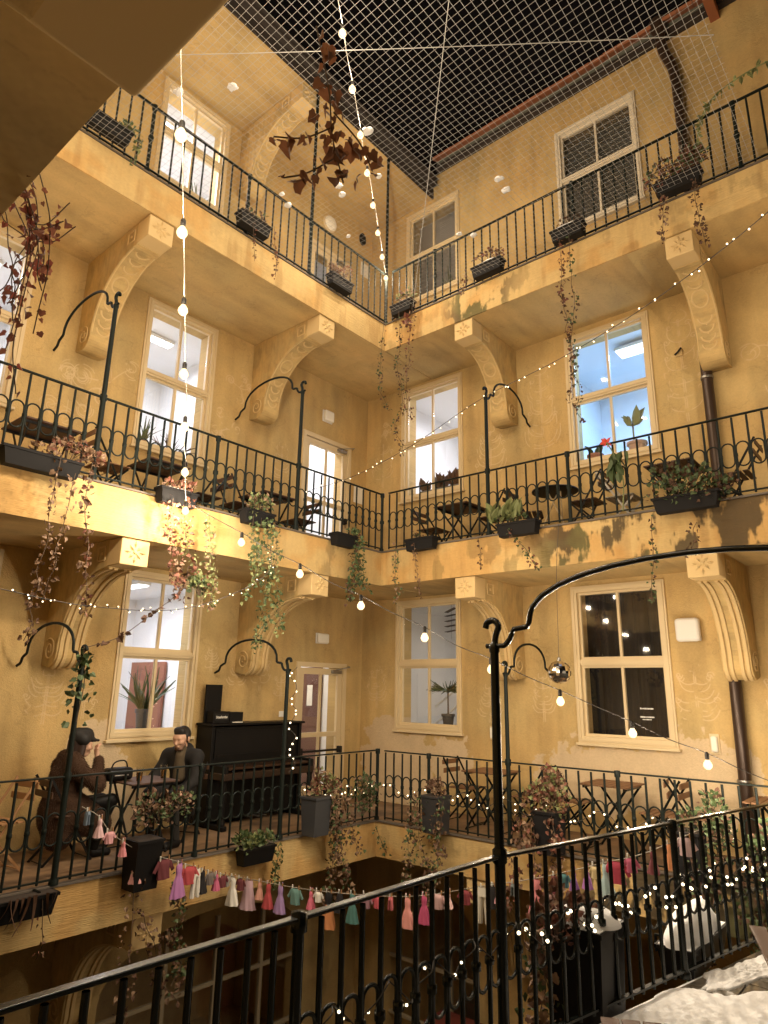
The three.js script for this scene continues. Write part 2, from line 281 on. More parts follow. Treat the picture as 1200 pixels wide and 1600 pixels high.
// rooms, windows and doors
function place(o, side, u, y) { if (side === 'L') { o.position.set(LW, y, u); o.rotation.y = Math.PI / 2; } else o.position.set(u, y, RW); return o; }
function windowPart(parent, side, u0, u1, y0, y1, mat, o = {}) {
  const g = new THREE.Group(); g.name = 'window'; parent.add(g); place(g, side, (u0 + u1) / 2, y0);
  const w = u1 - u0, h = y1 - y0, c = 0.085, fm = mat;
  const ring = (W, H, t, z0, z1, y = 0) => merge([span(-W / 2, W / 2, y, y + t, z0, z1), span(-W / 2, W / 2, y + H - t, y + H, z0, z1), span(-W / 2, -W / 2 + t, y + t, y + H - t, z0, z1), span(W / 2 - t, W / 2, y + t, y + H - t, z0, z1)]);
  part('frame', ring(w, h, c, -0.05, 0.028), fm, g);
  part('moulding', ring(w - 0.05, h - 0.05, 0.022, 0.028, 0.042, 0.025), fm, g);
  const tr = o.transom ?? 0.5, iw = w - 2 * c, yT = c + (h - 2 * c) * tr;
  part('transom', merge([span(-iw / 2, iw / 2, yT - 0.04, yT + 0.04, -0.085, 0.012), span(-iw / 2, iw / 2, yT - 0.012, yT + 0.012, 0.012, 0.03)]), fm, g);
  for (const [a, b] of [[c, yT - 0.04], [yT + 0.04, h - c]]) {
    part('sash', merge([ring(iw, b - a, 0.032, -0.075, -0.03, a), span(-0.017, 0.017, a + 0.032, b - 0.032, -0.075, -0.032)]), fm, g);
    for (const s of [-1, 1]) part('pane', box(iw / 2 - 0.05, b - a - 0.066, 0.004, s * (iw / 4 - 0.0075), (a + b) / 2, -0.055), glass, g);
  }
  part('sill', rbox(w + 0.05, 0.035, 0.09, 0.008, 0, -0.018, 0.02), fm, g);
  return g;
}
function room(parent, side, u0, u1, y0, y1, depth, mat, back = mat) {
  const t = 0.06, z1 = -TH - 0.002, z0 = z1 - depth, w = u1 - u0, g = new THREE.Group();
  const m = part('room', merge([span(-w / 2, w / 2, 0, t, z0, z1), span(-w / 2, w / 2, y1 - y0 - t, y1 - y0, z0, z1), span(-w / 2, -w / 2 + t, t, y1 - y0 - t, z0, z1), span(w / 2 - t, w / 2, t, y1 - y0 - t, z0, z1), span(-w / 2 + t, w / 2 - t, t, y1 - y0 - t, z0, z0 + t)]), mat, parent);
  place(m, side, (u0 + u1) / 2, y0); return m;
}
function roomLamp(side, u, y, inn, len, wid, color, power, label, mat, along = true) {  // a ceiling fitting inside a room: housing, glowing diffuser, area light just below it
  const t = thing('ceiling_lamp', label, 'ceiling lamp', 'lamps in the rooms');
  const W = along ? len : wid, D = along ? wid : len;
  part('housing', box(W + 0.04, 0.05, D + 0.04, 0, 0.035, 0), M.white, t); part('diffuser', box(W, 0.02, D, 0, 0, 0), mat, t);
  const l = new THREE.RectAreaLight(color, power, W, D); l.position.set(0, -0.025, 0); l.lookAt(0, -5, 0); t.add(l);
  if (side === 'L') { t.position.set(LW - inn, y, u); t.rotation.y = Math.PI / 2; } else t.position.set(u, y, RW - inn);
  return t;
}
const W_ = (side, u0, u1, y0, y1, mat, o) => windowPart(side === 'L' ? doorWing : pipeWing, side, u0, u1, y0, y1, mat, o);
W_('L', 2.04, 3.22, 1.10, 3.19, M.cream); W_('L', 4.69, 5.9, 1.10, 3.19, M.cream);
W_('L', 2.18, 3.36, 4.85, 7.08, M.cream); W_('L', 4.87, 6.05, 4.85, 7.08, M.cream); W_('L', 2.30, 3.53, 9.09, 10.88, M.cream);
W_('R', -0.78, 0.54, 1.12, 3.20, M.cream); W_('R', 2.40, 3.68, 1.11, 3.18, M.cream);
W_('R', -0.70, 0.63, 4.95, 7.08, M.cream); W_('R', 2.52, 3.80, 4.92, 7.04, M.cream);
W_('R', -0.62, 0.62, 8.86, 10.84, M.cream); W_('R', 2.57, 3.92, 8.90, 10.88, M.peel);
function doorPart(parent, u0, u1, y0, y1) {
  const g = new THREE.Group(); g.name = 'door'; parent.add(g); place(g, 'L', (u0 + u1) / 2, y0 + 0.004);
  const w = u1 - u0, h = y1 - y0 - 0.004, c = 0.075;
  part('frame', merge([span(-w / 2, -w / 2 + c, 0, h, -0.05, 0.03), span(w / 2 - c, w / 2, 0, h, -0.05, 0.03), span(-w / 2 + c, w / 2 - c, h - c, h, -0.05, 0.03)]), M.cream, g);
  const iw = w - 2 * c - 0.01, ih = h - c - 0.012, s = 0.10, ym = ih * 0.5;
  part('leaf', merge([span(-iw / 2, -iw / 2 + s, 0.01, ih, -0.045, 0), span(iw / 2 - s, iw / 2, 0.01, ih, -0.045, 0), span(-iw / 2 + s, iw / 2 - s, ih - s, ih, -0.045, 0), span(-iw / 2 + s, iw / 2 - s, 0.01, 0.28, -0.045, 0), span(-iw / 2 + s, iw / 2 - s, ym - 0.035, ym + 0.035, -0.045, 0), span(-0.02, 0.02, 0.28, ym - 0.035, -0.04, -0.005), span(-0.02, 0.02, ym + 0.035, ih - s, -0.04, -0.005)]), M.cream, g);
  const pw = (iw - 2 * s - 0.04) / 2;
  for (const k of [-1, 1]) for (const [a, b] of [[0.28, ym - 0.035], [ym + 0.035, ih - s]]) part('pane', box(pw, b - a, 0.004, k * (0.02 + pw / 2), (a + b) / 2, -0.022), glass, g);
  part('push_bar', merge([bar(V(-iw / 2 + 0.03, ym - 0.24, 0.07), V(iw / 2 - 0.03, ym - 0.24, 0.07), 0.017, 8), rbox(0.06, 0.10, 0.08, 0.01, -iw / 2 + 0.05, ym - 0.24, 0.04), rbox(0.06, 0.10, 0.08, 0.01, iw / 2 - 0.05, ym - 0.24, 0.04)]), M.dark, g);
  part('door_closer', merge([rbox(0.22, 0.055, 0.05, 0.01, iw / 2 - 0.16, ih - 0.05, 0.026), bar(V(iw / 2 - 0.2, ih - 0.02, 0.05), V(iw / 2 + 0.02, ih + 0.03, 0.16), 0.009), bar(V(iw / 2 + 0.02, ih + 0.03, 0.16), V(iw / 2 + 0.10, ih + 0.05, 0.035), 0.009)]), M.steel, g);
  return g;
}
doorPart(doorWing, -0.92, 0.21, 0, 2.15); doorPart(doorWing, -0.87, 0.32, T2, 6.04); doorPart(doorWing, -0.65, 0.42, T3, 9.83);
// rooms behind them
room(doorWing, 'L', 1.35, 4.1, 0, B2, 2.6, M.room); room(doorWing, 'L', 4.2, 6.6, 0, B2, 2.4, M.room); room(doorWing, 'L', -1.28, 1.28, 0, B2, 2.2, M.room);
room(doorWing, 'L', 1.35, 4.1, T2, B3 + 0.3, 2.6, M.room); room(doorWing, 'L', 4.2, 6.6, T2, B3 + 0.3, 2.4, M.room); room(doorWing, 'L', -1.28, 1.28, T2, B3, 2.2, M.room);
room(doorWing, 'L', 1.35, 4.4, T3, 11.3, 2.6, M.room); room(doorWing, 'L', -1.28, 1.28, T3, 11.3, 2.2, M.room);
room(pipeWing, 'R', -1.45, 1.6, 0, B2, 2.8, M.room); room(pipeWing, 'R', 1.75, 4.4, 0, B2, 2.6, M.room);
room(pipeWing, 'R', -1.45, 1.6, T2, B3 + 0.3, 2.8, M.room); room(pipeWing, 'R', 1.75, 4.6, T2, B3 + 0.3, 2.8, M.room);
room(pipeWing, 'R', -1.45, 1.6, T3, 11.4, 2.6, M.room); room(pipeWing, 'R', 1.75, 4.6, T3, 11.4, 2.6, M.room);
const WL = 0xfff4e6, CW = 0xf2f4ff;
roomLamp('L', 2.55, 3.12, 1.3, 1.2, 0.16, CW, 84, 'white strip lamp in the room with the striped-leaf plant', tubeGlow, false);
roomLamp('L', 5.3, 3.12, 1.2, 0.8, 0.16, CW, 23, 'white strip lamp in the room past the fur coat, lowest gallery', tubeGlow);
roomLamp('L', -0.2, 3.1, 1.2, 0.9, 0.16, WL, 67, 'strip lamp in the room behind the door beside the piano', tubeGlow);
roomLamp('L', 2.75, 7.3, 1.4, 1.2, 0.16, CW, 109, 'white strip lamp in the room with sill plants above the piano', tubeGlow);
roomLamp('L', 5.4, 7.3, 1.3, 1.0, 0.16, CW, 109, 'white strip lamp in the room beyond the red creeper, middle gallery', tubeGlow);
roomLamp('L', -0.2, 7.0, 1.2, 0.9, 0.16, CW, 142, 'strip lamp in the room behind the middle gallery door', tubeGlow);
roomLamp('L', 3.2, 10.6, 1.15, 1.3, 0.3, CW, 110, 'bright white strip lamp in the top floor room', glow(1, 1, 1, 6), false);
roomLamp('L', -0.2, 11.1, 1.2, 0.6, 0.14, CW, 14, 'strip lamp in the room behind the top gallery door', tubeGlow);
roomLamp('R', 0.3, 3.0, 1.5, 0.4, 0.4, WL, 26, 'square lamp in the stair room with the paper mobile', tubeGlow);
roomLamp('R', 0.35, 7.25, 1.5, 1.5, 0.16, CW, 91, 'long white strip lamp in the room with the sill trough', tubeGlow);
roomLamp('R', 3.45, 7.25, 1.4, 1.2, 0.3, 0x92c4ff, 98, 'louvred lamp in the blue lit room', blueGlow);
roomLamp('R', 0.9, 11.2, 1.6, 0.6, 0.14, CW, 4, 'dim strip lamp in the room with blinds', glow(1, 1, 1, 0.8));

// carved brackets under the galleries
function bracketPart(parent, outward, x, y, z, D, flutes) {
  const g = new THREE.Group(); g.name = 'bracket'; parent.add(g); g.position.set(x, y, z); g.rotation.y = outward;
  const W = 0.31, a = D - 0.26 - 0.34, b = 0.86, cx = D - 0.26, cy = -0.29 - b;
  const s = new THREE.Shape(); s.moveTo(0, -0.002); s.lineTo(D - 0.26, -0.002); s.lineTo(D - 0.26, -0.27);
  for (let i = 0; i <= 20; i++) { const t = Math.PI / 2 + i / 20 * Math.PI / 2; s.lineTo(cx + a * Math.cos(t), cy + b * Math.sin(t) ); }
  for (let i = 1; i <= 8; i++) { const t = -i / 8 * Math.PI * 0.5; s.lineTo(0.17 + 0.17 * Math.cos(t), cy + 0.17 * Math.sin(t)); } s.lineTo(0, cy - 0.14); s.lineTo(0, -0.002);
  part('scroll_body', new THREE.ExtrudeGeometry(s, { depth: W - 0.02, bevelEnabled: true, bevelSize: 0.008, bevelThickness: 0.01, bevelSegments: 2 }).translate(0, 0, -(W - 0.02) / 2), M.plasterBody, g);
  part('end_block', rbox(0.27, 0.286, W + 0.01, 0.012, D - 0.135, -0.145, 0), M.relief, g);
  // carved flower on the block
  const pet = []; for (let k = 0; k < 8; k++) { const o = k % 2 ? 0.058 : 0.085, p = new THREE.OctahedronGeometry(1, 0).scale(0.022, 0.040, 0.019).translate(0, o, 0).rotateX(k * Math.PI / 4); pet.push(p); }
  pet.push(new THREE.SphereGeometry(0.022, 10, 8).scale(0.6, 1, 1));
  if (flutes !== 2) part('carved_flower', merge(pet).translate(D + 0.002, -0.145, 0), M.relief, g);
  const sq = (q, t) => merge([box(q, t, 0.012, 0, q / 2, 0), box(q, t, 0.012, 0, -q / 2, 0), box(t, q, 0.012, q / 2, 0, 0), box(t, q, 0.012, -q / 2, 0, 0)]);
  for (const k of [-1, 1]) part('side_panel', merge([sq(0.15, 0.014), box(0.03, 0.03, 0.012)]).translate(D - 0.40, -0.14, k * (W / 2 + 0.004)), M.relief, g);
  for (const k of [-1, 1]) { const v = []; for (let i = 0; i <= 40; i++) { const t = i / 40, A = 2.2 - t * 11, q = 0.13 * (1 - 0.85 * t); v.push(V(0.17 + q * Math.cos(A), cy + 0.02 + q * Math.sin(A), k * (W / 2 + 0.002))); } part('volute', tube(v, 0.011, 60, 5), M.relief, g); }
  if (flutes === 2) { const v = []; for (let i = 0; i <= 24; i++) { const A = Math.PI * i / 24; v.push(V(D - 0.42 - 0.18 * Math.sin(A) * -1, -0.30, 0.10 * Math.cos(A))); } part('moulding', tube(v, 0.03, 30, 8), M.relief, g); }
  else if (flutes) for (const q of [-0.115, -0.055, 0.055, 0.115]) {
    const f = new THREE.Shape(), P = e => { const l = []; for (let i = 0; i <= 24; i++) { const t = Math.PI / 2 + i / 24 * Math.PI / 2; l.push([cx + (a + e) * Math.cos(t), cy + (b + e) * Math.sin(t)]); } for (let i = 1; i <= 6; i++) { const t = -i / 6 * Math.PI * 0.42; l.push([0.17 + (0.17 - e) * Math.cos(t), cy + (0.17 - e) * Math.sin(t)]); } return l; };
    const A = P(0.01), Bq = P(-0.022); A.forEach(([u, v], i) => i ? f.lineTo(u, v) : f.moveTo(u, v)); Bq.reverse().forEach(([u, v]) => f.lineTo(u, v));
    part('flute', new THREE.ExtrudeGeometry(f, { depth: 0.03, bevelEnabled: true, bevelSize: 0.006, bevelThickness: 0.006, bevelSegments: 2 }).translate(0, 0, q - 0.015), M.relief, g);
  } else {
    const at = (t, e) => { const A = Math.PI / 2 + t * Math.PI / 2, n = V(-Math.cos(A) / a, -Math.sin(A) / b, 0).normalize(); return [V(cx + a * Math.cos(A), cy + b * Math.sin(A), 0).addScaledVector(n, e), n]; };
    const put = (geo, t) => { const [p, n] = at(t, 0.004), tan = V(n.y, -n.x, 0); geo.applyMatrix4(new THREE.Matrix4().makeBasis(V(0, 0, 1), tan, n)).translate(p.x, p.y, p.z); return geo; };
    for (const t of [0.08, 0.18, 0.28, 0.66, 0.75, 0.84, 0.92]) part('scale_carving', put(merge([new THREE.TorusGeometry(0.085, 0.016, 5, 14, Math.PI), new THREE.SphereGeometry(0.014, 8, 6).translate(0, 0.10, 0)]), t), M.relief, g);
    part('round_carving', put(new THREE.TorusGeometry(0.095, 0.016, 6, 26).scale(1, 1.2, 1), 0.47), M.relief, g);
    for (const q of [-1, 1]) { const f = []; for (let i = 0; i <= 20; i++) { const [p] = at(0.06 + 0.92 * i / 20, 0.004); p.z = q * 0.135; f.push(p); } part('edge_bead', tube(f, 0.009, 30, 5), M.relief, g); }
  }
  return g;
}
M.plasterBody = new THREE.MeshStandardMaterial({ map: slabTex, roughness: 0.9 });
const DL = -LW - 0.025, DR = -RW - 0.025;
for (const [z, y, f] of [[4.09, B3, 0], [1.31, B3, 0], [3.95, B2, 1], [1.23, B2, 1], [3.37, B1, 1], [1.9, SOF, 0]]) bracketPart(doorWing, 0, LW, y - 0.004, z, DL, f);
for (const [x, y, f] of [[1.52, B3, 0], [4.63, B3, 0], [1.48, B2, 1], [4.50, B2, 1], [1.6, B1, 1]]) bracketPart(pipeWing, -Math.PI / 2, x, y - 0.004, RW, DR, f);
{ const nb = bracketPart(nearWing, Math.PI / 2, 5.36, B2 - 0.004, 8.6, 1.72, 2); nb.scale.set(1, 0.36, 1.55); }

// glazing of the ground floor arches
{
  const g = new THREE.Group(); g.name = 'arched_window'; doorWing.add(g); place(g, 'L', 1.375, G0);
  const fr = []; for (const u of [-0.62, 0.15, 0.93]) fr.push(span(u - 0.025, u + 0.025, 0, 2.5, -0.2, -0.15)); for (const y of [1.72, 0.9]) fr.push(span(-1.56, 1.56, y - 0.022, y + 0.022, -0.198, -0.152));
  part('frame', merge(fr), std(0.40, 0.33, 0.22, 0.6), g); part('pane', span(-1.57, 1.57, 0.02, 2.62, -0.185, -0.18), glass, g);
  const h = new THREE.Group(); h.name = 'arched_window'; pipeWing.add(h); place(h, 'R', -0.13, G0);
  const f2 = []; for (const u of [-0.3, 0.30]) f2.push(span(u - 0.02, u + 0.02, 0, 2.5, -0.2, -0.15)); for (const y of [1.55, 0.8]) f2.push(span(-0.84, 0.84, y - 0.02, y + 0.02, -0.198, -0.152));
  part('frame', merge(f2), std(0.40, 0.33, 0.22, 0.6), h); part('pane', span(-0.85, 0.85, 0.02, 2.66, -0.185, -0.18), glass, h);
  room(doorWing, 'L', -1.28, 4.2, G0, B1 - 0.02, 2.5, slabMat); room(pipeWing, 'R', -1.45, 5, G0, B1 - 0.02, 2.5, slabMat);
}
struct('ground', new THREE.PlaneGeometry(80, 80).rotateX(-Math.PI / 2).translate(0, G0 - 0.02, 0), std(0.10, 0.085, 0.07, 0.9));

// ------------------------------------------------------------------ terrace on the near side
const edgeLine = [[4.34, 8.55], [4.47, 4.19], [5.38, 0.0]];             // the railing line in plan (x, z)
function clip(poly, ax, az, bx, bz) {                                  // keep what lies right of a -> b
  const side = p => (bx - ax) * (p[1] - az) - (bz - az) * (p[0] - ax), o = [];
  poly.forEach((p, i) => { const q = poly[(i + 1) % poly.length], s = side(p), t = side(q); if (s >= 0) o.push(p); if (s * t < 0) { const k = s / (s - t); o.push([p[0] + (q[0] - p[0]) * k, p[1] + (q[1] - p[1]) * k]); } });
  return o;
}
function prism(poly, y0, y1) { const s = new THREE.Shape(); poly.forEach(([x, z], i) => i ? s.lineTo(x, -z) : s.moveTo(x, -z)); return new THREE.ExtrudeGeometry(s, { depth: y1 - y0, bevelEnabled: false }).rotateX(-Math.PI / 2).translate(0, y0, 0); }
const stoneTex = tex(512, 512, (x, y, o) => { const u = x / 128, v = y / 128, k = 0.75 + 0.5 * (fbm(u * 2, v * 2, 4) - 0.4) + 0.18 * (vn(u * 40, v * 40) - 0.5); o[0] = 0.17 * k; o[1] = 0.15 * k; o[2] = 0.12 * k; }, true, true);
const wetTex = tex(512, 512, (x, y, o) => { const u = x / 128, v = y / 128, w = smooth(0.45, 0.56, fbm(u * 1.1 + 4, v * 1.1, 4)); o[0] = o[2] = 0; o[1] = 0.75 - 0.62 * w; }, false, true);
const slabStone = new THREE.MeshStandardMaterial({ map: stoneTex, roughnessMap: wetTex, roughness: 1 });
{
  const deck = struct('terrace', prism([...edgeLine, [XE, 0], [XE, 8.55]], -0.40, -0.04), slabMat);
  const rows = 11, sx = 0.62, sz = 0.78;
  for (let i = 0; i < 8; i++) for (let j = 0; j < rows; j++) {
    const x0 = 4.2 + i * sx + (j % 2) * 0.3, z0 = j * sz; let p = [[x0, z0], [x0, z0 + sz - 0.012], [x0 + sx - 0.012, z0 + sz - 0.012], [x0 + sx - 0.012, z0]];
    p = clip(p, 4.36, 8.55, 4.49, 4.19); if (p.length > 2) p = clip(p, 4.49, 4.19, 5.40, 0.0); if (p.length < 3) continue;
    const g = prism(p, -0.04, rr(-0.004, 0.003)), q = g.attributes.position; for (let k = 0; k < q.count; k++) g.attributes.uv.setXY(k, q.getX(k) / 2.3, q.getZ(k) / 2.3);
    part('paving_slab', g, slabStone, deck);
  }
}

// ------------------------------------------------------------------ railings
const H = 0.90;
function lathe(p, n = 8) { return new THREE.LatheGeometry(p.map(([r, y]) => new THREE.Vector2(r, y)), n); }
const ringY = 0.455;
const balusterGeo = lathe([[0.0125, 0.02], [0.0125, ringY - 0.02], [0.024, ringY - 0.016], [0.024, ringY + 0.016], [0.0125, ringY + 0.02], [0.0125, H - 0.02]], 7);
const plainBaluster = lathe([[0.0125, 0.02], [0.0125, H - 0.02]], 6);
const postGeo = lathe([[0.034, 0.0], [0.034, 0.035], [0.022, 0.05], [0.022, ringY - 0.025], [0.033, ringY - 0.02], [0.033, ringY + 0.02], [0.022, ringY + 0.025], [0.022, H - 0.05], [0.032, H - 0.045], [0.032, H + 0.018], [0, H + 0.022]], 10);
function ringGeo(w) { return new THREE.TorusGeometry(0.066, 0.0075, 5, 22).scale(w / 0.132, 1, 1.6).applyMatrix4(new THREE.Matrix4()).translate(0, 0, 0); }
function ovalGeo(w) { const p = [], hw = w / 2, top = 0.075; for (let i = 0; i < 24; i++) { const a = i / 24 * 6.2832, s = Math.sin(a); p.push(V(hw * Math.cos(a), Math.abs(s) < 1e-6 ? 0 : Math.sign(s) * top + hw * s, 0)); } return tube(p, 0.0088, 30, 5, true); }
function railing(label, group, p0, p1, o) {
  const t = thing('iron_railing', label, 'railing', group), a = V(p0[0], p0[1], p0[2]), b = V(p1[0], p0[1], p1[2]), L = a.distanceTo(b);
  t.position.copy(a); t.rotation.y = -Math.atan2(b.z - a.z, b.x - a.x);
  const mat = o.mat ?? M.iron, sp = L / Math.round(L / (o.gap ?? 0.147)), n = Math.round(L / sp), h = o.h ?? H, k = h / H;
  part('handrail', rbox(L + 0.03, 0.016, 0.042, 0.006, L / 2, h, 0), mat, t);
  part('bottom_rail', box(L, 0.012, 0.03, L / 2, 0.045, 0), mat, t);
  const posts = o.posts ?? [], tall = o.tall ?? [], oval = ovalGeo(sp - 0.026);
  const near = (s, l) => l.some(q => Math.abs(q - s) < sp * 0.5);
  for (let i = 0; i <= n; i++) {
    const s = i * sp;
    if (near(s, tall)) { }
    else if (near(s, posts)) { const m = part('post', postGeo, mat, t); m.position.x = s; m.scale.y = k; }
    else { const m = part('baluster', o.rings ? balusterGeo : plainBaluster, mat, t); m.position.x = s; m.scale.y = k; m.rotation.y = rr(0, 3); }
    if (o.rings && i < n) { const m = part('oval_ring', oval, mat, t); m.position.set(s + sp / 2, ringY * k + rr(-0.006, 0.006), 0); }
  }
  for (const s0 of tall) {
    const s = Math.round(s0 / sp) * sp, top = o.top ?? 2.06, g = new THREE.Group(); g.name = 'tall_post'; g.position.x = s; t.add(g);
    part('shaft', lathe([[0.042, 0], [0.042, 0.04], [0.028, 0.06], [0.028, H - 0.04], [0.038, H - 0.03], [0.038, H + 0.03], [0.026, H + 0.04], [0.024, top - 0.16], [0.03, top - 0.15], [0.03, top - 0.12], [0.018, top - 0.10]], 10), mat, g);
    if (!o.arm) continue;
    const dz = o.arm, q = [];                           // curled head and the arched arm to the wall
    part('curl', tube([V(0, top - 0.13, 0), V(0, top - 0.06, dz * 0.012), V(0, top - 0.01, dz * 0.03), V(0, top + 0.02, dz * 0.005), V(0, top + 0.01, -dz * 0.045), V(0, top - 0.02, -dz * 0.055)], 0.019, 20, 7), mat, g);
    const D = o.span, d = dz, y0 = top - 0.12;
    const pts = [V(0, y0, -d * 0.05), V(0, y0, d * 0.07), V(0, y0 + 0.045, d * 0.11), V(0, y0 + 0.085, d * 0.125), V(0, y0 + 0.095, d * 0.20)];
    const A = 0.22, half = (D - 2 * A) / 2; for (let i = 0; i <= 14; i++) { const an = Math.PI * (1 - i / 14); pts.push(V(0, y0 + 0.10 + 0.30 * Math.sin(an) ** 0.8, d * (A + half + half * Math.cos(an)))); }
    pts.push(V(0, y0 + 0.095, d * (D - 0.20)), V(0, y0 + 0.06, d * (D - 0.12)), V(0, y0, d * (D - 0.09)), V(0, y0 - 0.03, d * D));
    part('arched_arm', new THREE.TubeGeometry(new THREE.CatmullRomCurve3(pts, false, 'catmullrom', 0.12), 90, 0.0155, 6), mat, g);
  }
  return t;
}
const q = (...l) => l;
railing('green iron railing with oval rings in front of the piano and the seated pair', 'gallery railings', [0, 0.02, 0], [0, 0, 7.0], { rings: true, posts: [0, 0.0, 2.9, 5.6], tall: [1.68, 4.40], arm: 1, span: 1.52, top: 2.06 });
railing('iron railing with oval rings before the peeling wall, fairy lights wound through it', 'gallery railings', [0.147, 0.02, 0], [5.36, 0, 0], { rings: true, posts: [0.75, 3.35], tall: [1.90], arm: -1, span: 1.29, top: 2.06 });
railing('green iron railing with oval rings on the middle gallery, two doors and folding tables behind', 'gallery railings', [0, T2 + 0.02, 0], [0, 0, 6.85], { rings: true, posts: [0, 3.0, 5.7], tall: [1.68, 4.50], arm: 1, span: 1.52, top: 2.12 });
railing('iron railing with oval rings on the middle gallery beneath the blue lit window', 'gallery railings', [0.147, T2 + 0.02, 0], [8.6, 0, 0], { rings: true, posts: [2.95, 6.0], tall: [1.68], arm: -1, span: 1.29, top: 2.12 });
railing('plain iron railing on the top gallery with posts rising to the roof soffit', 'gallery railings', [0, T3 + 0.02, 0], [0, 0, 7.0], { posts: [2.9, 4.4, 5.9], tall: [0, 1.76], top: SOF - T3 + 0.08, h: 0.94 });
railing('plain iron railing on the top gallery below the dark shuttered windows', 'gallery railings', [0.147, T3 + 0.02, 0], [8.6, 0, 0], { posts: [0.9, 3.2, 5.2], h: 0.94 });
const nearRail = railing('black iron terrace railing with snow at its foot and star lights wound through', 'gallery railings', [4.47, 0.02, 4.19], [5.36, 0, 0.03], { rings: true, posts: [1.6, 3.3], gap: 0.118, mat: M.ironDark });
railing('black iron railing with wet handrail and tall arched lamp arm post', 'gallery railings', [4.345, 0.02, 8.4], [4.468, 0, 4.19 ], { rings: true, posts: [1.47, 2.9], tall: [4.21], arm: 1, span: 2.15, top: 2.09, gap: 0.115, mat: M.ironDark });

// downpipe of the pipe wing
{
  part('downpipe', merge([tube([V(4.42, RT + 0.02, RW + 0.20), V(4.44, 11.15, RW + 0.16), V(4.52, 10.85, RW + 0.10), V(4.55, 10.6, RW + 0.10)], 0.075, 20, 10), bar(V(4.55, 10.65, RW + 0.10), V(4.55, T3, RW + 0.10), 0.07, 12), bar(V(4.50, B3, RW + 0.10), V(4.48, T2, RW + 0.10), 0.07, 12), bar(V(4.42, B2, RW + 0.10), V(4.38, 0, RW + 0.10), 0.07, 12), lathe([[0.075, 0], [0.10, 0.08], [0.14, 0.20], [0.14, 0.26]], 12).translate(4.42, RT - 0.06, RW + 0.20)]), M.pipe, pipeWing);
  for (const [x, y] of [[4.49, 5.72], [4.4, 2.03], [4.385, 0.80], [4.55, 9.3]]) part('pipe_clamp', lathe([[0.074, 0], [0.081, 0.002], [0.081, 0.03], [0.074, 0.032]], 12).translate(x, y, RW + 0.10), M.steel, pipeWing);
}

// ------------------------------------------------------------------ festoon strings of bulbs
const bulbShape = lathe([[0.0, -0.092], [0.015, -0.090], [0.030, -0.077], [0.038, -0.057], [0.034, -0.036], [0.021, -0.016], [0.014, 0]], 14);
const socketShape = lathe([[0.0165, -0.012], [0.0185, 0.0], [0.0185, 0.045], [0.008, 0.06]], 10);
function festoon(label, pts, bulbs, mat) {
  const t = thing('festoon_lights', label, 'string lights', 'festoon strings');
  part('cable', tube(pts, 0.0042, pts.length * 6, 5), mat, t);
  for (const p of bulbs) {
    const b = part('bulb', bulbShape, bulbGlow, t); b.position.set(p.x, p.y - 0.05, p.z);
    const s = part('socket', socketShape, M.dark, b);
    const l = new THREE.PointLight(BULB_RGB, BULB, 0, 2); l.position.set(0, -0.05, 0); l.castShadow = true; l.shadow.radius = 2; b.add(l);
  }
  return t;
}
function chain(a, b, n, s, from = 0) { const r = []; for (let i = from; i <= n; i++) { const t = i / n, p = a.clone().lerp(b, t); p.y -= s * 4 * t * (1 - t); r.push(p); } return r; }
function wavy(pts) { return pts.flatMap((p, i) => i + 1 < pts.length ? [p, p.clone().lerp(pts[i + 1], 0.5).add(V(rr(-0.012, 0.012), rr(-0.03, 0.0), rr(-0.012, 0.012)))] : [p]); }
{
  const A0 = V(0.04, 8.56, 0.06), A7 = V(2.88, 7.88, 4.04), dA = A7.clone().sub(A0).divideScalar(7), A = []; for (let k = 0; k <= 10; k++) A.push(A0.clone().addScaledVector(dA, k));
  festoon('warm festoon bulbs running up from the top gallery corner beneath the night sky', wavy(A), A.map(p => p.clone()), M.cableWhite);
  const B0 = V(0.42, 3.64, 3.68), B6 = V(3.33, 5.08, 5.79), dB = B6.clone().sub(B0).divideScalar(6), B = []; for (let k = 0; k <= 8; k++) B.push(B0.clone().addScaledVector(dB, k)); B.push(V(4.85, 5.8, ZN));
  festoon('warm festoon bulbs rising steeply from the middle gallery edge', wavy(B), B.slice(1, 9), M.cableWhite);
  const fillTop = chain(V(0.2, 9.0, 6.75), V(4.9, 9.3, 6.8), 6, 0.15);  // unseen extra string, added to lift the soffit and top gallery wall
  festoon('added festoon bulbs out of view that brighten the top gallery soffit', wavy(fillTop), fillTop.slice(0, 6), M.cableWhite);
  const fillTerrace = chain(V(6.6, 5.1, 0.9), V(8.4, 5.3, 3.6), 5, 0.2);  // second added string past the right edge, evens out the dim pipe wing walls
  festoon('added festoon bulbs out of view that brighten the pipe wing and terrace', wavy(fillTerrace), fillTerrace.slice(0, 5), M.cableWhite);
  const C8 = V(4.57, 1.24, 0.76), C = chain(B0, C8, 8, 0.10), dC = C8.clone().sub(C[7]); C.push(C8.clone().addScaledVector(dC, 1), V(5.4, 0.95, 0.05));
  festoon('warm festoon bulbs crossing the courtyard down past the mirror ball', wavy(C), C.slice(0, 10), M.cable);
}
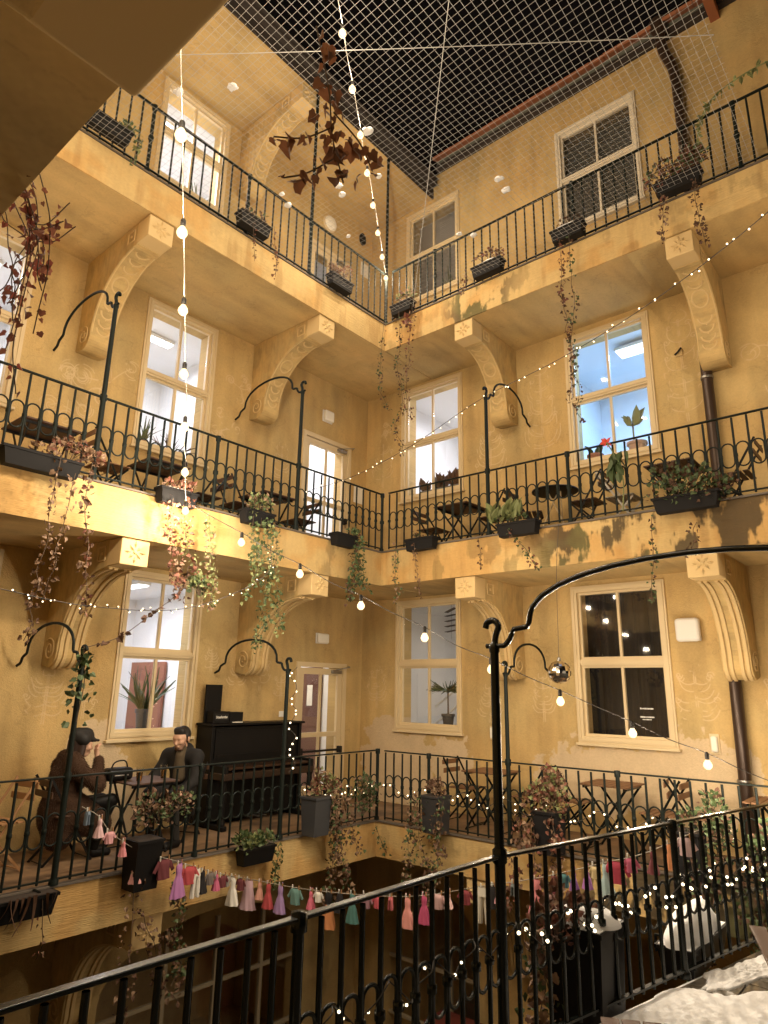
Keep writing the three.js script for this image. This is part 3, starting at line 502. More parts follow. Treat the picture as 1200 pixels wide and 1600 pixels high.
function fairy(label, pts, n, r = 0.008, jitter = 0.03, cab = M.cable) {
  const t = thing('fairy_lights', label, 'fairy lights', 'fairy light strings'), c = new THREE.CatmullRomCurve3(pts, false, 'centripetal');
  part('cable', new THREE.TubeGeometry(c, pts.length * 8, 0.0035, 4), cab, t);
  const geo = new THREE.IcosahedronGeometry(r, 1), led = new THREE.CylinderGeometry(0.004, 0.004, 0.026, 5);
  for (let i = 0; i < n; i++) { const p = c.getPointAt(Math.min(0.999, (i + rr(0.1, 0.9)) / n)), d = V(rr(-1, 1), rr(-1, 0.6), rr(-1, 1)).normalize().multiplyScalar(jitter); const b = part('bulb', geo, fairyGlow, t); b.position.copy(p).add(d); const h = part('socket', led, M.dark, b); h.position.copy(d).multiplyScalar(-0.5); h.quaternion.setFromUnitVectors(V(0, 1, 0), d.clone().normalize()); }
  return t;
}
{
  fairy('fairy lights slung from the middle gallery door up past the blue window', [V(0.05, 4.32, 1.62), V(0.14, 4.71, 0.84), V(1.3, 4.88, 0.95), V(2.51, 5.14, 1.14), V(3.7, 5.16, 1.45), V(4.67, 5.21, 1.77), V(5.84, 5.25, 2.41), V(6.8, 5.4, 3.0)], 60, 0.0075, 0.025);
  fairy('sparse fairy lights looping below the middle gallery beside the festoon', [V(1.2, 2.5, 6.3), V(1.01, 2.43, 5.56), V(0.76, 2.40, 4.68), V(0.71, 2.50, 3.69), V(0.57, 3.02, 2.63), V(0.3, 3.4, 2.4)], 48, 0.0065, 0.032);
  fairy('fairy lights wound down the post beside the glazed piano side door', sag(V(0.0, 2.0, 1.64), V(0.0, 0.75, 1.62), 0).map((p, i) => p.add(V(0.05 * Math.cos(i * 2.2), 0, 0.05 * Math.sin(i * 2.2)))), 16, 0.011, 0.015);
  const W = []; for (let i = 0; i <= 36; i++) W.push(V(0.03 + 0.03 * Math.sin(i * 2.1), 0.47 + 0.06 * Math.sin(i * 1.3), 1.5 - i * 0.042)); fairy('fairy lights woven through the ring row by the corner planter', W, 20, 0.010, 0.03);
  const X = []; for (let i = 0; i <= 60; i++) X.push(V(0.1 + i * 0.085, 0.44 + 0.07 * Math.sin(i * 0.9) , 0.03 + 0.03 * Math.sin(i * 2.3))); fairy('fairy lights woven through the ring row before the slatted tables', X, 46, 0.010, 0.03);
  const Y = []; for (let i = 0; i <= 60; i++) { const t = i / 60; Y.push(V(4.47 + 0.91 * t + 0.03 * Math.sin(i * 2.2), 0.53 + 0.07 * Math.sin(i * 1.1), 4.19 - 4.16 * t)); } fairy('star bright fairy lights along the snowy terrace railing', Y, 84, 0.0095, 0.035);
  const Z = []; for (let i = 0; i <= 40; i++) { const t = i / 40; Z.push(V(4.42 + 0.05 * t + 0.03 * Math.sin(i * 2.2), 0.53 + 0.06 * Math.sin(i * 1.1), 6.4 - 2.2 * t)); } fairy('fairy lights along the wet black handrail section', Z, 18, 0.006, 0.035);
}

// ------------------------------------------------------------------ bird net over the yard
{
  const t = thing('bird_net', 'pale square mesh bird net stretched over the courtyard', 'net');
  const X0 = 0.03, X1 = 5.6, Z0 = 0.03, Z1 = 6.86, Y = 7.66, s = 0.072, r = 0.0011;
  const yy = (x, z) => Y - 0.10 * Math.sin(Math.PI * (x - X0) / (X1 - X0)) * Math.sin(Math.PI * (z - Z0) / (Z1 - Z0)) + 0.02 * Math.sin(x * 1.7) * Math.sin(z * 2.1);
  const pos = [], idx = [];
  const strand = f => { const n = 22, b0 = pos.length / 3; for (let i = 0; i <= n; i++) { const [x, y, z, ux, uz] = f(i / n); pos.push(x, y + r, z, x + r * ux * 1.7, y - r, z + r * uz * 1.7, x - r * ux * 1.7, y - r, z - r * uz * 1.7); if (i < n) { const a = b0 + i * 3; for (let k = 0; k < 3; k++) { const p = a + k, q = a + (k + 1) % 3; idx.push(p, q, p + 3, q, q + 3, p + 3); } } } };
  for (let x = X0; x <= X1; x += s) { const w = rr(0, 6); strand(u => { const z = Z0 + (Z1 - Z0) * u, xx = x + 0.006 * Math.sin(z * 2 + w * 0.15); return [xx, yy(x, z), z, 1, 0]; }); }
  for (let z = Z0; z <= Z1; z += s) { const w = rr(0, 6); strand(u => { const x = X0 + (X1 - X0) * u, zz = z + 0.006 * Math.sin(x * 2 + w * 0.15); return [x, yy(x, z), zz, 0, 1]; }); }
  const g = new THREE.BufferGeometry(); g.setAttribute('position', new THREE.Float32BufferAttribute(pos, 3)); g.setIndex(idx); g.computeVertexNormals();
  const m = part('mesh', g, M.net, t); m.userData.kind = 'stuff';
  const line = (a, b) => part('support_wire', tube(sag(V(a[0], Y, a[1]), V(b[0], Y, b[1]), 0.05), 0.004, 20, 5), M.net, t);
  line([0.03, 6.2], [5.6, 1.9]); line([5.2, 5.2], [0.6, 0.03]);
  base(t);
  for (const [x, z] of [[1.74, 4.44], [2.45, 3.19], [1.07, 2.03], [0.96, 3.11], [1.55, 2.65], [3.16, 1.65], [3.13, 1.44], [2.24, 1.12], [2.37, 0.98], [0.87, 2.93], [1.25, 4.75], [1.62, 2.78], [2.1, 2.6]]) {
    const s1 = rr(0.03, 0.055), g = new THREE.IcosahedronGeometry(s1, 2), p = g.attributes.position, k = rr(0, 50); for (let i = 0; i < p.count; i++) { const d = 0.7 + 0.6 * vn(p.getX(i) * 40 + k, p.getZ(i) * 40 + p.getY(i) * 31); p.setXYZ(i, p.getX(i) * d * 1.2, p.getY(i) * d * 0.5, p.getZ(i) * d); } g.computeVertexNormals();
    solo('snow_clump', g.translate(x, yy(x, z) + s1 * 0.30, z), M.snow, 'small clump of snow caught on the bird net', 'snow', 'snow clumps on the net');
  }
}

// ------------------------------------------------------------------ leaves, vines, planters
const ivy = (() => { const o = [[0, 0.05], [0.2, -0.08], [0.42, 0.0], [0.42, 0.20], [0.50, 0.42], [0.33, 0.58], [0.22, 0.78], [0.02, 1.0], [-0.2, 0.80], [-0.31, 0.60], [-0.50, 0.40], [-0.40, 0.20], [-0.42, -0.01], [-0.19, -0.09]], p = [], c = [0, 0.4];
  for (let i = 0; i < o.length; i++) { const a = o[i], b = o[(i + 1) % o.length]; for (const v of [c, a, b]) p.push(v[0], v[1], 0.40 * Math.abs(v[0]) - 0.30 * v[1] * v[1]); } return p; })();
const oval = (() => { const o = [[0, 0], [0.22, 0.3], [0.2, 0.65], [0, 1], [-0.2, 0.65], [-0.22, 0.3]], p = []; for (let i = 1; i + 1 < o.length; i++) for (const v of [o[0], o[i], o[i + 1]]) p.push(v[0], v[1], 0.3 * Math.abs(v[0]) - 0.15 * v[1] * v[1]); return p; })();
const blade = (() => { const p = []; for (let i = 0; i < 4; i++) { const a = i / 4, b = (i + 1) / 4, w = t => 0.06 * (1 - t) + 0.012, z = t => -0.35 * t * t; p.push(-w(a), a, z(a), w(a), a, z(a), w(b), b, z(b), -w(a), a, z(a), w(b), b, z(b), -w(b), b, z(b)); } return p; })();
const m4 = new THREE.Matrix4(), qt = new THREE.Quaternion(), v3 = V();
function leaves(list, shape = ivy) {                    // list of [point, direction, size]
  const pos = new Float32Array(list.length * shape.length); let k = 0;
  for (const [p, d, s] of list) { qt.setFromUnitVectors(V(0, 1, 0), d.clone().normalize()); qt.multiply(new THREE.Quaternion().setFromAxisAngle(V(0, 1, 0), rr(0, 6.28))); m4.compose(p, qt, V(s, s, s)); for (let i = 0; i < shape.length; i += 3) { v3.set(shape[i], shape[i + 1], shape[i + 2]).applyMatrix4(m4); pos[k++] = v3.x; pos[k++] = v3.y; pos[k++] = v3.z; } }
  const g = new THREE.BufferGeometry(); g.setAttribute('position', new THREE.BufferAttribute(pos, 3)); g.computeVertexNormals(); return g;
}
const rdir = (up = 0) => V(rr(-1, 1), rr(-1, 1) + up, rr(-1, 1)).normalize();
function trail(root, start, len, n, size, mats, spread = 0.12, side = V(0, 0, 0)) {  // a hanging stem with leaves
  const pts = [start.clone()], k = Math.max(4, Math.ceil(len / 0.16)); let a = rr(0, 6);
  for (let i = 1; i <= k; i++) { const t = i / k; a += rr(-1, 1); pts.push(start.clone().add(V(side.x * t + Math.cos(a) * spread * 0.4 * t, -len * t, side.z * t + Math.sin(a) * spread * 0.4 * t))); }
  const c = new THREE.CatmullRomCurve3(pts); part('stem', new THREE.TubeGeometry(c, k * 4, 0.0035, 4), M.stem, root);
  const L = mats.map(() => []);
  n = Math.round(n * 1.5); size *= 0.8; for (let i = 0; i < n; i++) { const t = Math.pow(rr(0, 1), 0.85); L[Math.floor(R() * mats.length)].push([c.getPoint(t).add(rdir().multiplyScalar(spread * 0.18)), rdir(-0.7), size * rr(0.55, 1.15)]); }
  L.forEach((l, i) => { if (l.length) part('leaves', leaves(l), mats[i], root).userData.kind = 'stuff'; });
}
function bush(root, c, rx, ry, rz, n, size, mats, shape = ivy) {
  const L = mats.map(() => []);
  const lumps = []; for (let i = 0; i < 9; i++) lumps.push(V(c.x + rr(-rx, rx) * 0.75, c.y + rr(0, ry) * 0.9, c.z + rr(-rz, rz) * 0.75));
  n = Math.round(n * 1.35); size *= 0.85; for (let i = 0; i < n; i++) { const l = lumps[i % 9], d = rdir(0.3), q = Math.cbrt(R()); L[Math.floor(R() * mats.length)].push([V(l.x + d.x * rx * 0.42 * q, l.y + d.y * ry * 0.5 * q, l.z + d.z * rz * 0.42 * q), d.clone().add(V(0, 0.35, 0)), size * rr(0.6, 1.2)]); }
  L.forEach((l, i) => { if (l.length) part('leaves', leaves(l, shape), mats[i], root).userData.kind = 'stuff'; });
  for (const l of lumps) part('stem', bar(V(c.x + (l.x - c.x) * 0.3, c.y - 0.05, c.z + (l.z - c.z) * 0.3), l, 0.004, 5), M.stem, root);
}
function frustum(w0, d0, w1, d1, h) { const g = box(1, h, 1, 0, h / 2, 0), p = g.attributes.position; for (let i = 0; i < p.count; i++) { const t = p.getY(i) / h; p.setX(i, p.getX(i) * (w0 + (w1 - w0) * t)); p.setZ(i, p.getZ(i) * (d0 + (d1 - d0) * t)); } g.computeVertexNormals(); return g; }
function planter(label, group, x, y, z, along, w, d, h, mat, cat = 'flower box', snow = 0) {
  const t = thing(cat === 'planter' ? 'tall_planter' : 'flower_box', label, cat, group);
  part('tub', frustum(w * 0.9, d * 0.78, w, d, h), mat, t);
  part('rim', merge([box(w + 0.02, 0.025, 0.016, 0, h - 0.006, d / 2 + 0.002), box(w + 0.02, 0.025, 0.016, 0, h - 0.006, -d / 2 - 0.002), box(0.016, 0.025, d - 0.02, w / 2 + 0.002, h - 0.006, 0), box(0.016, 0.025, d - 0.02, -w / 2 - 0.002, h - 0.006, 0)]), mat, t);
  part('soil', box(w - 0.02, 0.012, d - 0.02, 0, h + 0.002, 0), snow ? M.snow : M.soil, t);
  if (cat !== 'planter') for (const s of [-0.3, 0.3]) part('hook', merge([box(0.02, 0.012, d * 0.8, w * s, h + 0.012, -d * 0.35), box(0.02, 0.10, 0.012, w * s, h - 0.04, -d * 0.74)]), M.ironDark, t);
  if (snow) { const g = new THREE.SphereGeometry(0.5, 40, 18, 0, 6.2832, 0, 1.57).scale(w * 1.06, snow * 1.2, d * 1.15), p = g.attributes.position; for (let i = 0; i < p.count; i++) { const a = p.getX(i) * 6 + x * 7, b = p.getZ(i) * 8 + p.getY(i) * 3; p.setXYZ(i, p.getX(i) * (0.72 + 0.55 * fbm(b + 4, a, 2)), p.getY(i) * (0.35 + 1.15 * fbm(a, b, 4)), p.getZ(i) * (0.75 + 0.5 * fbm(a + 9, b, 2))); } g.computeVertexNormals(); part('snow_cap', g.translate(0, h + 0.006, 0), M.snow, t); }
  t.position.set(x, y, z); t.rotation.y = along === 'z' ? Math.PI / 2 : 0; return t;
}
function plantIn(label, group, fn) { const t = thing('potted_plant', label, 'plant', group); fn(t); return base(t); }
const GR = [M.leafG, M.leafG, M.leafP], AU = [M.leafR, M.leafT, M.leafD], MX = [M.leafG, M.leafT, M.leafR, M.leafP], PAL = [M.leafP, M.leafT];
const boxG = 'flower boxes hung on the galleries', plG = 'plants trailing from the galleries';
// top gallery
const FB = (label, x, y, z, al, w, mat, snow = 0) => planter(label, boxG, x, y, z, al, w * 0.9, 0.15, 0.165, mat ?? M.plastic, 'flower box', snow);
FB('dark grey flower box by the roof post under the overhead slab', 0.11, 7.66, 4.95, 'z', 0.62);
plantIn('thin ivy spilling from the grey box under the overhead slab', plG, t => { bush(t, V(0.11, 7.86, 4.7), 0.06, 0.10, 0.10, 30, 0.05, GR); trail(t, V(0.2, 7.86, 4.62), 0.5, 26, 0.05, GR, 0.2); });
FB('grey flower box between top floor window and roof post', 0.11, 7.64, 2.88, 'z', 0.55);
plantIn('sparse ivy in the top box nearest the lit top window', plG, t => { bush(t, V(0.11, 7.85, 2.85), 0.06, 0.12, 0.2, 40, 0.05, [M.leafG, M.leafD]); trail(t, V(0.2, 7.85, 2.6), 0.75, 26, 0.045, AU, 0.2); trail(t, V(0.2, 7.7, 2.95), 0.6, 18, 0.04, AU, 0.15); });
FB('flower box packed with dry heather by the top corner', 0.11, 7.62, 1.21, 'z', 0.5);
plantIn('reddish dry heather filling the box by the top corner', plG, t => bush(t, V(0.11, 7.84, 1.21), 0.11, 0.20, 0.26, 420, 0.032, [M.leafR, M.leafT, M.leafD], oval));
FB('dark flower box in the top corner with creeper below', 0.46, 7.60, 0.11, 'x', 0.46);
plantIn('red and brown creeper hanging from the top corner down to the middle window', plG, t => { bush(t, V(0.46, 7.82, 0.11), 0.2, 0.16, 0.07, 60, 0.05, MX); trail(t, V(0.10, 7.58, 0.16), 1.6, 60, 0.045, [M.leafD, M.leafG], 0.25); trail(t, V(0.45, 7.60, 0.2), 2.4, 110, 0.045, [M.leafD, M.leafG, M.leafD], 0.3); trail(t, V(0.72, 7.62, 0.2), 1.9, 80, 0.045, AU, 0.3); bush(t, V(0.62, 7.30, 0.2), 0.06, 0.12, 0.03, 16, 0.08, [M.leafR]); });
FB('snow topped flower box left of the peeling dark window frame, top gallery', 2.06, 7.62, 0.11, 'x', 0.55, null, 0.08);
plantIn('withered stalks over the snowy top gallery box', plG, t => { bush(t, V(2.06, 7.86, 0.11), 0.24, 0.14, 0.06, 70, 0.045, [M.leafD, M.leafR]); trail(t, V(1.74, 7.8, 0.2), 0.45, 22, 0.045, AU, 0.2); });
FB('snow topped flower box under the peeling dark window frame', 3.31, 7.62, 0.11, 'x', 0.5, null, 0.08);
plantIn('two long brown ivy strands hanging beside the blue window', plG, t => { bush(t, V(3.3, 7.86, 0.11), 0.2, 0.08, 0.06, 30, 0.04, [M.leafD]); trail(t, V(3.22, 7.6, 0.2), 2.3, 90, 0.05, [M.leafD, M.leafR], 0.22); trail(t, V(3.36, 7.6, 0.21), 2.7, 90, 0.05, [M.leafD, M.leafG], 0.25); });
FB('flower box overgrown with bronze ivy beside the top downpipe', 4.73, 7.62, 0.11, 'x', 0.6);
plantIn('bronze ivy mound beside the top downpipe', plG, t => { bush(t, V(4.72, 7.82, 0.12), 0.34, 0.30, 0.12, 460, 0.05, [M.leafD, M.leafR, M.leafG]); trail(t, V(4.55, 7.6, 0.22), 0.7, 40, 0.05, AU, 0.3); trail(t, V(4.95, 7.6, 0.22), 0.85, 50, 0.05, [M.leafD], 0.3); });
plantIn('pale creeper climbing over the top railing past the downpipe', plG, t => { const p = [V(4.98, 7.9, 0.05), V(5.02, 8.4, 0.06), V(5.2, 8.72, 0.05), V(5.6, 8.85, 0.04), V(6.2, 8.8, 0.05)]; part('stem', tube(p, 0.008, 30, 5), M.leafP, t); const c = new THREE.CatmullRomCurve3(p), L = []; for (let i = 0; i < 90; i++) L.push([c.getPoint(R()), rdir(-0.8), rr(0.05, 0.10)]); part('leaves', leaves(L, oval), M.leafP, t).userData.kind = 'stuff'; });
// middle gallery
FB('long black flower box with pinkish leaves on the middle gallery', 0.13, 3.66, 5.08, 'z', 0.80);
plantIn('pinkish leaved creeper spilling out of the long black box', plG, t => { bush(t, V(0.15, 3.90, 4.85), 0.10, 0.12, 0.34, 150, 0.055, [M.leafT, M.leafR, M.leafT]); trail(t, V(0.24, 3.85, 4.95), 1.75, 70, 0.06, [M.leafT, M.leafD, M.leafT], 0.25); trail(t, V(0.24, 3.85, 4.65), 1.5, 60, 0.065, [M.leafD, M.leafT, M.leafR], 0.3); trail(t, V(0.25, 3.7, 4.80), 1.2, 40, 0.055, [M.leafT], 0.3); });
FB('white frosted flower box wound with fairy wire above the festoon end', 0.12, 3.66, 3.62, 'z', 0.50, null, 0.05);
plantIn('green and russet creeper hanging beside the brightest bulb', plG, t => { bush(t, V(0.16, 3.84, 3.6), 0.08, 0.10, 0.22, 80, 0.05, [M.leafT, M.leafR]); trail(t, V(0.22, 3.7, 3.72), 1.05, 110, 0.055, [M.leafR, M.leafT, M.leafR], 0.45); trail(t, V(0.22, 3.7, 3.52), 0.95, 100, 0.055, [M.leafR, M.leafP], 0.4, V(0, 0, -0.1)); trail(t, V(0.22, 3.62, 3.25), 1.05, 100, 0.06, [M.leafP, M.leafP, M.leafT], 0.35); bush(t, V(0.24, 2.75, 3.3), 0.08, 0.14, 0.2, 90, 0.06, [M.leafP, M.leafG]); });
FB('grey flower box below the folding table, ivy trailing thickly', 0.12, 3.66, 2.49, 'z', 0.50);
plantIn('thick green ivy trailing past the festoon cable', plG, t => { bush(t, V(0.14, 3.84, 2.45), 0.10, 0.22, 0.25, 150, 0.05, [M.leafP, M.leafT, M.leafG]); for (const [z, l, n] of [[2.62, 0.7, 60], [2.4, 1.55, 150], [2.28, 1.35, 120], [2.5, 1.0, 80]]) trail(t, V(0.22, 3.74, z), l, n, 0.055, [M.leafG, M.leafP, M.leafG], 0.35); });
FB('black flower box under the middle gallery door', 0.12, 3.66, 0.95, 'z', 0.46);
plantIn('dark ivy hanging off the end of the door side box', plG, t => { trail(t, V(0.22, 3.86, 0.76), 0.95, 110, 0.065, [M.leafG, M.leafG, M.leafD], 0.35); trail(t, V(0.22, 3.8, 0.70), 0.7, 80, 0.06, [M.leafG], 0.4); bush(t, V(0.16, 3.84, 0.78), 0.06, 0.10, 0.1, 50, 0.05, GR); });
FB('black flower box in front of the corner folding table', 0.86, 3.66, 0.13, 'x', 0.55);
plantIn('thin dry tendrils below the corner folding table', plG, t => { trail(t, V(0.45, 3.8, 0.2), 0.85, 60, 0.045, [M.leafG, M.leafT], 0.25); trail(t, V(0.80, 3.75, 0.22), 0.75, 40, 0.04, [M.leafT, M.leafD], 0.2); bush(t, V(0.8, 3.84, 0.13), 0.12, 0.08, 0.05, 30, 0.04, [M.leafD, M.leafG]); });
FB('dark flower box with broad green leaves by the round table', 2.41, 3.66, 0.13, 'x', 0.62);
plantIn('broad leaved green plant in the box by the round table', plG, t => { const L = []; for (let i = 0; i < 34; i++) L.push([V(rr(2.0, 2.5), rr(3.84, 3.98), rr(0.08, 0.18)), V(rr(-0.6, 0.6), rr(0.4, 1), rr(-0.2, 0.5)), rr(0.12, 0.26)]); part('leaves', leaves(L, oval), M.leafP, t).userData.kind = 'stuff'; trail(t, V(2.3, 3.74, 0.22), 0.6, 30, 0.05, [M.leafG, M.leafR], 0.25, V(0.5, 0, 0)); trail(t, V(1.85, 3.7, 0.2), 0.4, 18, 0.04, [M.leafD], 0.15); bush(t, V(2.3, 3.84, 0.13), 0.25, 0.12, 0.06, 60, 0.05, GR); });
FB('dark overgrown flower box before the slatted table by the downpipe', 4.45, 3.66, 0.13, 'x', 0.75);
plantIn('tangled dark plants above the mossy slab edge', plG, t => { bush(t, V(4.40, 3.80, 0.15), 0.55, 0.30, 0.12, 420, 0.055, [M.leafD, M.leafG, M.leafG]); trail(t, V(4.1, 3.62, 0.22), 0.95, 40, 0.045, [M.leafG, M.leafD], 0.2); trail(t, V(4.55, 3.5, 0.2), 0.35, 22, 0.05, [M.leafD], 0.3, V(-0.15, 0, 0)); });
plantIn('red flowered plant hung on the middle railing below the blue window', plG, t => { const L = []; for (let i = 0; i < 16; i++) L.push([V(3.63 + rr(-0.12, 0.2), rr(4.25, 4.55), rr(0.02, 0.1)), V(rr(-0.4, 0.6), -1, rr(-0.2, 0.3)), rr(0.14, 0.24)]); part('leaves', leaves(L, oval), M.leafG, t).userData.kind = 'stuff'; const F = []; for (let i = 0; i < 10; i++) F.push([V(3.60, 4.66, 0.06), rdir(0.2), 0.08]); part('flower', leaves(F, oval), std(0.75, 0.09, 0.06, 0.6, 0, { side: THREE.DoubleSide }), t); part('stem', tube([V(3.72, 3.8, 0.02), V(3.75, 4.2, 0.03), V(3.65, 4.55, 0.04), V(3.6, 4.66, 0.06)], 0.008, 16, 5), M.leafP, t); });
// lowest gallery
FB('black flower box of dead grass near the light wood chair', 0.13, -0.16, 4.75, 'z', 0.75, M.black);
plantIn('dead hanging grass on the black box', plG, t => { const L = []; for (let i = 0; i < 16; i++) L.push([V(0.235, 0.03, rr(4.4, 5.1)), V(rr(-0.1, 0.2), -1, rr(-0.2, 0.2)), rr(0.15, 0.28)]); part('leaves', leaves(L, blade), M.leafD, t).userData.kind = 'stuff'; trail(t, V(0.2, 0, 4.55), 0.5, 8, 0.04, AU, 0.2); });
FB('low flower box with fresh ivy under the piano', 0.13, -0.14, 2.20, 'z', 0.5, M.black);
plantIn('fresh green ivy in the low box under the piano', plG, t => { bush(t, V(0.14, 0.04, 2.2), 0.10, 0.12, 0.30, 200, 0.055, [M.leafG, M.leafP, M.leafG]); trail(t, V(0.22, 0.02, 1.95), 0.45, 60, 0.05, [M.leafG, M.leafP], 0.25); });
const PL = (label, x, z, al, mat) => planter(label, 'tall planters on the lowest gallery', x, 0.03, z, al, 0.27, 0.27, 0.43, mat ?? M.plastic, 'planter');
PL('tall dark planter hidden by doll dresses, below the table of the pair', 0.16, 3.62, 'z', M.black).position.y = -0.12; PL('tall grey planter between piano and corner', 0.16, 1.32, 'z', std(0.045, 0.047, 0.052, 0.5)); PL('tall grey planter left of the first slatted table', 1.12, 0.16, 'x', std(0.035, 0.035, 0.038, 0.5)); PL('tall dark planter bursting with bronze leaves by the arched post', 2.68, 0.16, 'x'); PL('tall dark planter with climbing greenery below the pipe', 4.15, 0.16, 'x');
plantIn('mixed ivy crowning the planter below the seated pair', plG, t => { bush(t, V(0.16, 0.50, 3.45), 0.18, 0.26, 0.40, 220, 0.05, [M.leafD, M.leafG, M.leafT]); trail(t, V(0.26, 0.05, 3.25), 1.0, 110, 0.055, [M.leafD, M.leafG, M.leafT], 0.4); trail(t, V(0.26, 0.0, 3.72), 1.3, 60, 0.05, [M.leafD, M.leafD, M.leafT], 0.5, V(0, 0, 0.2)); trail(t, V(0.24, -0.3, 3.6), 0.9, 50, 0.06, [M.leafD, M.leafT], 0.4, V(0, 0, -0.4)); });
plantIn('autumn creeper pouring from the planter by the piano', plG, t => { bush(t, V(0.18, 0.5, 1.22), 0.14, 0.22, 0.2, 200, 0.055, [M.leafT, M.leafP, M.leafR]); for (const [z, l, n] of [[1.10, 1.3, 190], [1.18, 1.05, 140], [1.0, 0.7, 60]]) trail(t, V(0.3, 0.5, z), l, n, 0.055, [M.leafT, M.leafD, M.leafT, M.leafG], 0.4, V(0, 0, -0.1)); });
plantIn('ivy tangle on the railing at the lowest corner', plG, t => { bush(t, V(0.1, 0.2, 0.45), 0.1, 0.34, 0.40, 240, 0.05, [M.leafG, M.leafG, M.leafT]); trail(t, V(0.15, 0.05, 0.2), 0.4, 20, 0.05, [M.leafG], 0.3, V(0, 0, -0.2)); });
plantIn('dry creeper around the planter left of the first slatted table', plG, t => { bush(t, V(1.12, 0.48, 0.18), 0.16, 0.14, 0.12, 90, 0.05, [M.leafT, M.leafD]); for (const [x, l, n] of [[0.92, 1.0, 90], [1.02, 1.3, 90], [1.35, 1.1, 60], [1.3, 0.9, 60]]) trail(t, V(x, 0.45, 0.32), l, n, 0.055, [M.leafT, M.leafG, M.leafD], 0.4); });
plantIn('bronze and green bush bursting over the arched post planter', plG, t => { bush(t, V(2.64, 0.44, 0.2), 0.27, 0.36, 0.18, 420, 0.055, [M.leafD, M.leafT, M.leafP, M.leafR]); for (const x of [2.4, 2.55, 2.8]) trail(t, V(x, 0.4, 0.34), 0.9, 90, 0.06, [M.leafD, M.leafT, M.leafR], 0.4); });
plantIn('climbing greenery around the pipe side planter', plG, t => { bush(t, V(4.35, 0.42, 0.2), 0.26, 0.34, 0.16, 260, 0.05, [M.leafG, M.leafD, M.leafG]); for (const x of [4.2, 4.4, 4.6, 4.8]) trail(t, V(x, 0.3, 0.32), 1.1, 110, 0.055, [M.leafD, M.leafG, M.leafG], 0.4); });
plantIn('dark ivy mass where the lowest gallery meets the terrace', plG, t => { bush(t, V(5.0, 0.1, 0.35), 0.3, 0.5, 0.25, 600, 0.055, [M.leafG, M.leafD, M.leafG]); bush(t, V(5.05, -0.35, 0.5), 0.3, 0.5, 0.3, 500, 0.055, [M.leafG, M.leafD]); });
// the big planter and the snowy box on the terrace railing
planter('big black planter with snow, hung outside the terrace railing', 'terrace planters', 4.50, -0.42, 3.30, 'z', 0.34, 0.34, 0.85, M.black, 'planter', 0.14);
plantIn('frosted bronze ivy draped over the big black planter', plG, t => { bush(t, V(4.42, 0.42, 3.5), 0.16, 0.2, 0.26, 160, 0.06, [M.leafT, M.leafD, M.leafR]); for (const [x, z] of [[4.32, 3.55], [4.3, 3.4], [4.36, 3.62]]) trail(t, V(x, 0.45, z), 1.1, 80, 0.065, [M.leafD, M.leafT, M.leafG], 0.4); });
planter('flower box heaped with snow outside the terrace railing', 'terrace planters', 4.72, -0.05, 2.05, 'z', 0.80, 0.24, 0.18, M.black, 'flower box', 0.30);

// ivy on the posts and the two vines hanging from the slab overhead, leaf by leaf
plantIn('ivy climbing the post beside the fur coat', plG, t => { const L = []; for (let i = 0; i < 60; i++) { const a = R(); L.push([V(0.03, 1.45 + a * 0.6, 4.36).add(rdir().multiplyScalar(0.05 + 0.09 * (1 - a))), rdir(-0.5), rr(0.04, 0.075)]); } part('leaves', leaves(L), M.leafG, t).userData.kind = 'stuff'; part('stem', tube([V(0.04, 2.1, 4.4), V(0.02, 1.8, 4.34), V(0.05, 1.4, 4.38)], 0.005, 12, 4), M.stem, t); const p = [V(0.05, 2.08, 4.4), V(0.12, 2.2, 4.1), V(0.16, 2.45, 3.8), V(0.2, 2.75, 3.5), V(0.22, 3.0, 3.45)], c = new THREE.CatmullRomCurve3(p); part('stem', new THREE.TubeGeometry(c, 24, 0.004, 4), M.stem, t); const K = []; for (let i = 0; i < 34; i++) K.push([c.getPoint(R()), rdir(-0.4), rr(0.04, 0.07)]); part('leaves', leaves(K), M.leafD, t).userData.kind = 'stuff'; });
const thin = (r, g, b) => { const m = new THREE.MeshPhysicalMaterial({ roughness: 1, transmission: 0.45, thickness: 0, side: THREE.DoubleSide }); m.color.setRGB(r, g, b); return m; };
function closeVine(label, strands, n, size, mats, seed) {
  const t = thing('hanging_vine', label, 'vine', 'vines hanging overhead'), r = rng(seed); const geos = [ivy, oval].map(s => { const g = new THREE.BufferGeometry(); g.setAttribute('position', new THREE.Float32BufferAttribute(s, 3)); g.computeVertexNormals(); return g; });
  for (const pts of strands) { const c = new THREE.CatmullRomCurve3(pts); part('stem', new THREE.TubeGeometry(c, pts.length * 8, 0.0019, 5), M.stem, t);
    const k = Math.max(2, Math.round(n * c.getLength())); for (let i = 0; i < k; i++) { const p = c.getPoint(0.04 + 0.96 * (i + r() * 0.8) / k), d = V(r() * 2 - 1, -0.5 - r(), r() * 2 - 1).normalize(), m = part('leaf', geos[0], mats[Math.floor(r() * mats.length)], t); m.position.copy(p).add(V(r() - 0.5, r() * 0.6 - 0.4, r() - 0.5).multiplyScalar(size * 1.7)); m.quaternion.setFromUnitVectors(V(0, 1, 0), d).multiply(new THREE.Quaternion().setFromAxisAngle(V(0, 1, 0), r() * 6.28)); { const q = size * (0.45 + 0.9 * r() * r() + 0.2 * r()); m.scale.set(q * (0.8 + 0.5 * r()), q, q * (0.5 + 1.4 * r())); }; } }
  return base(t);
}
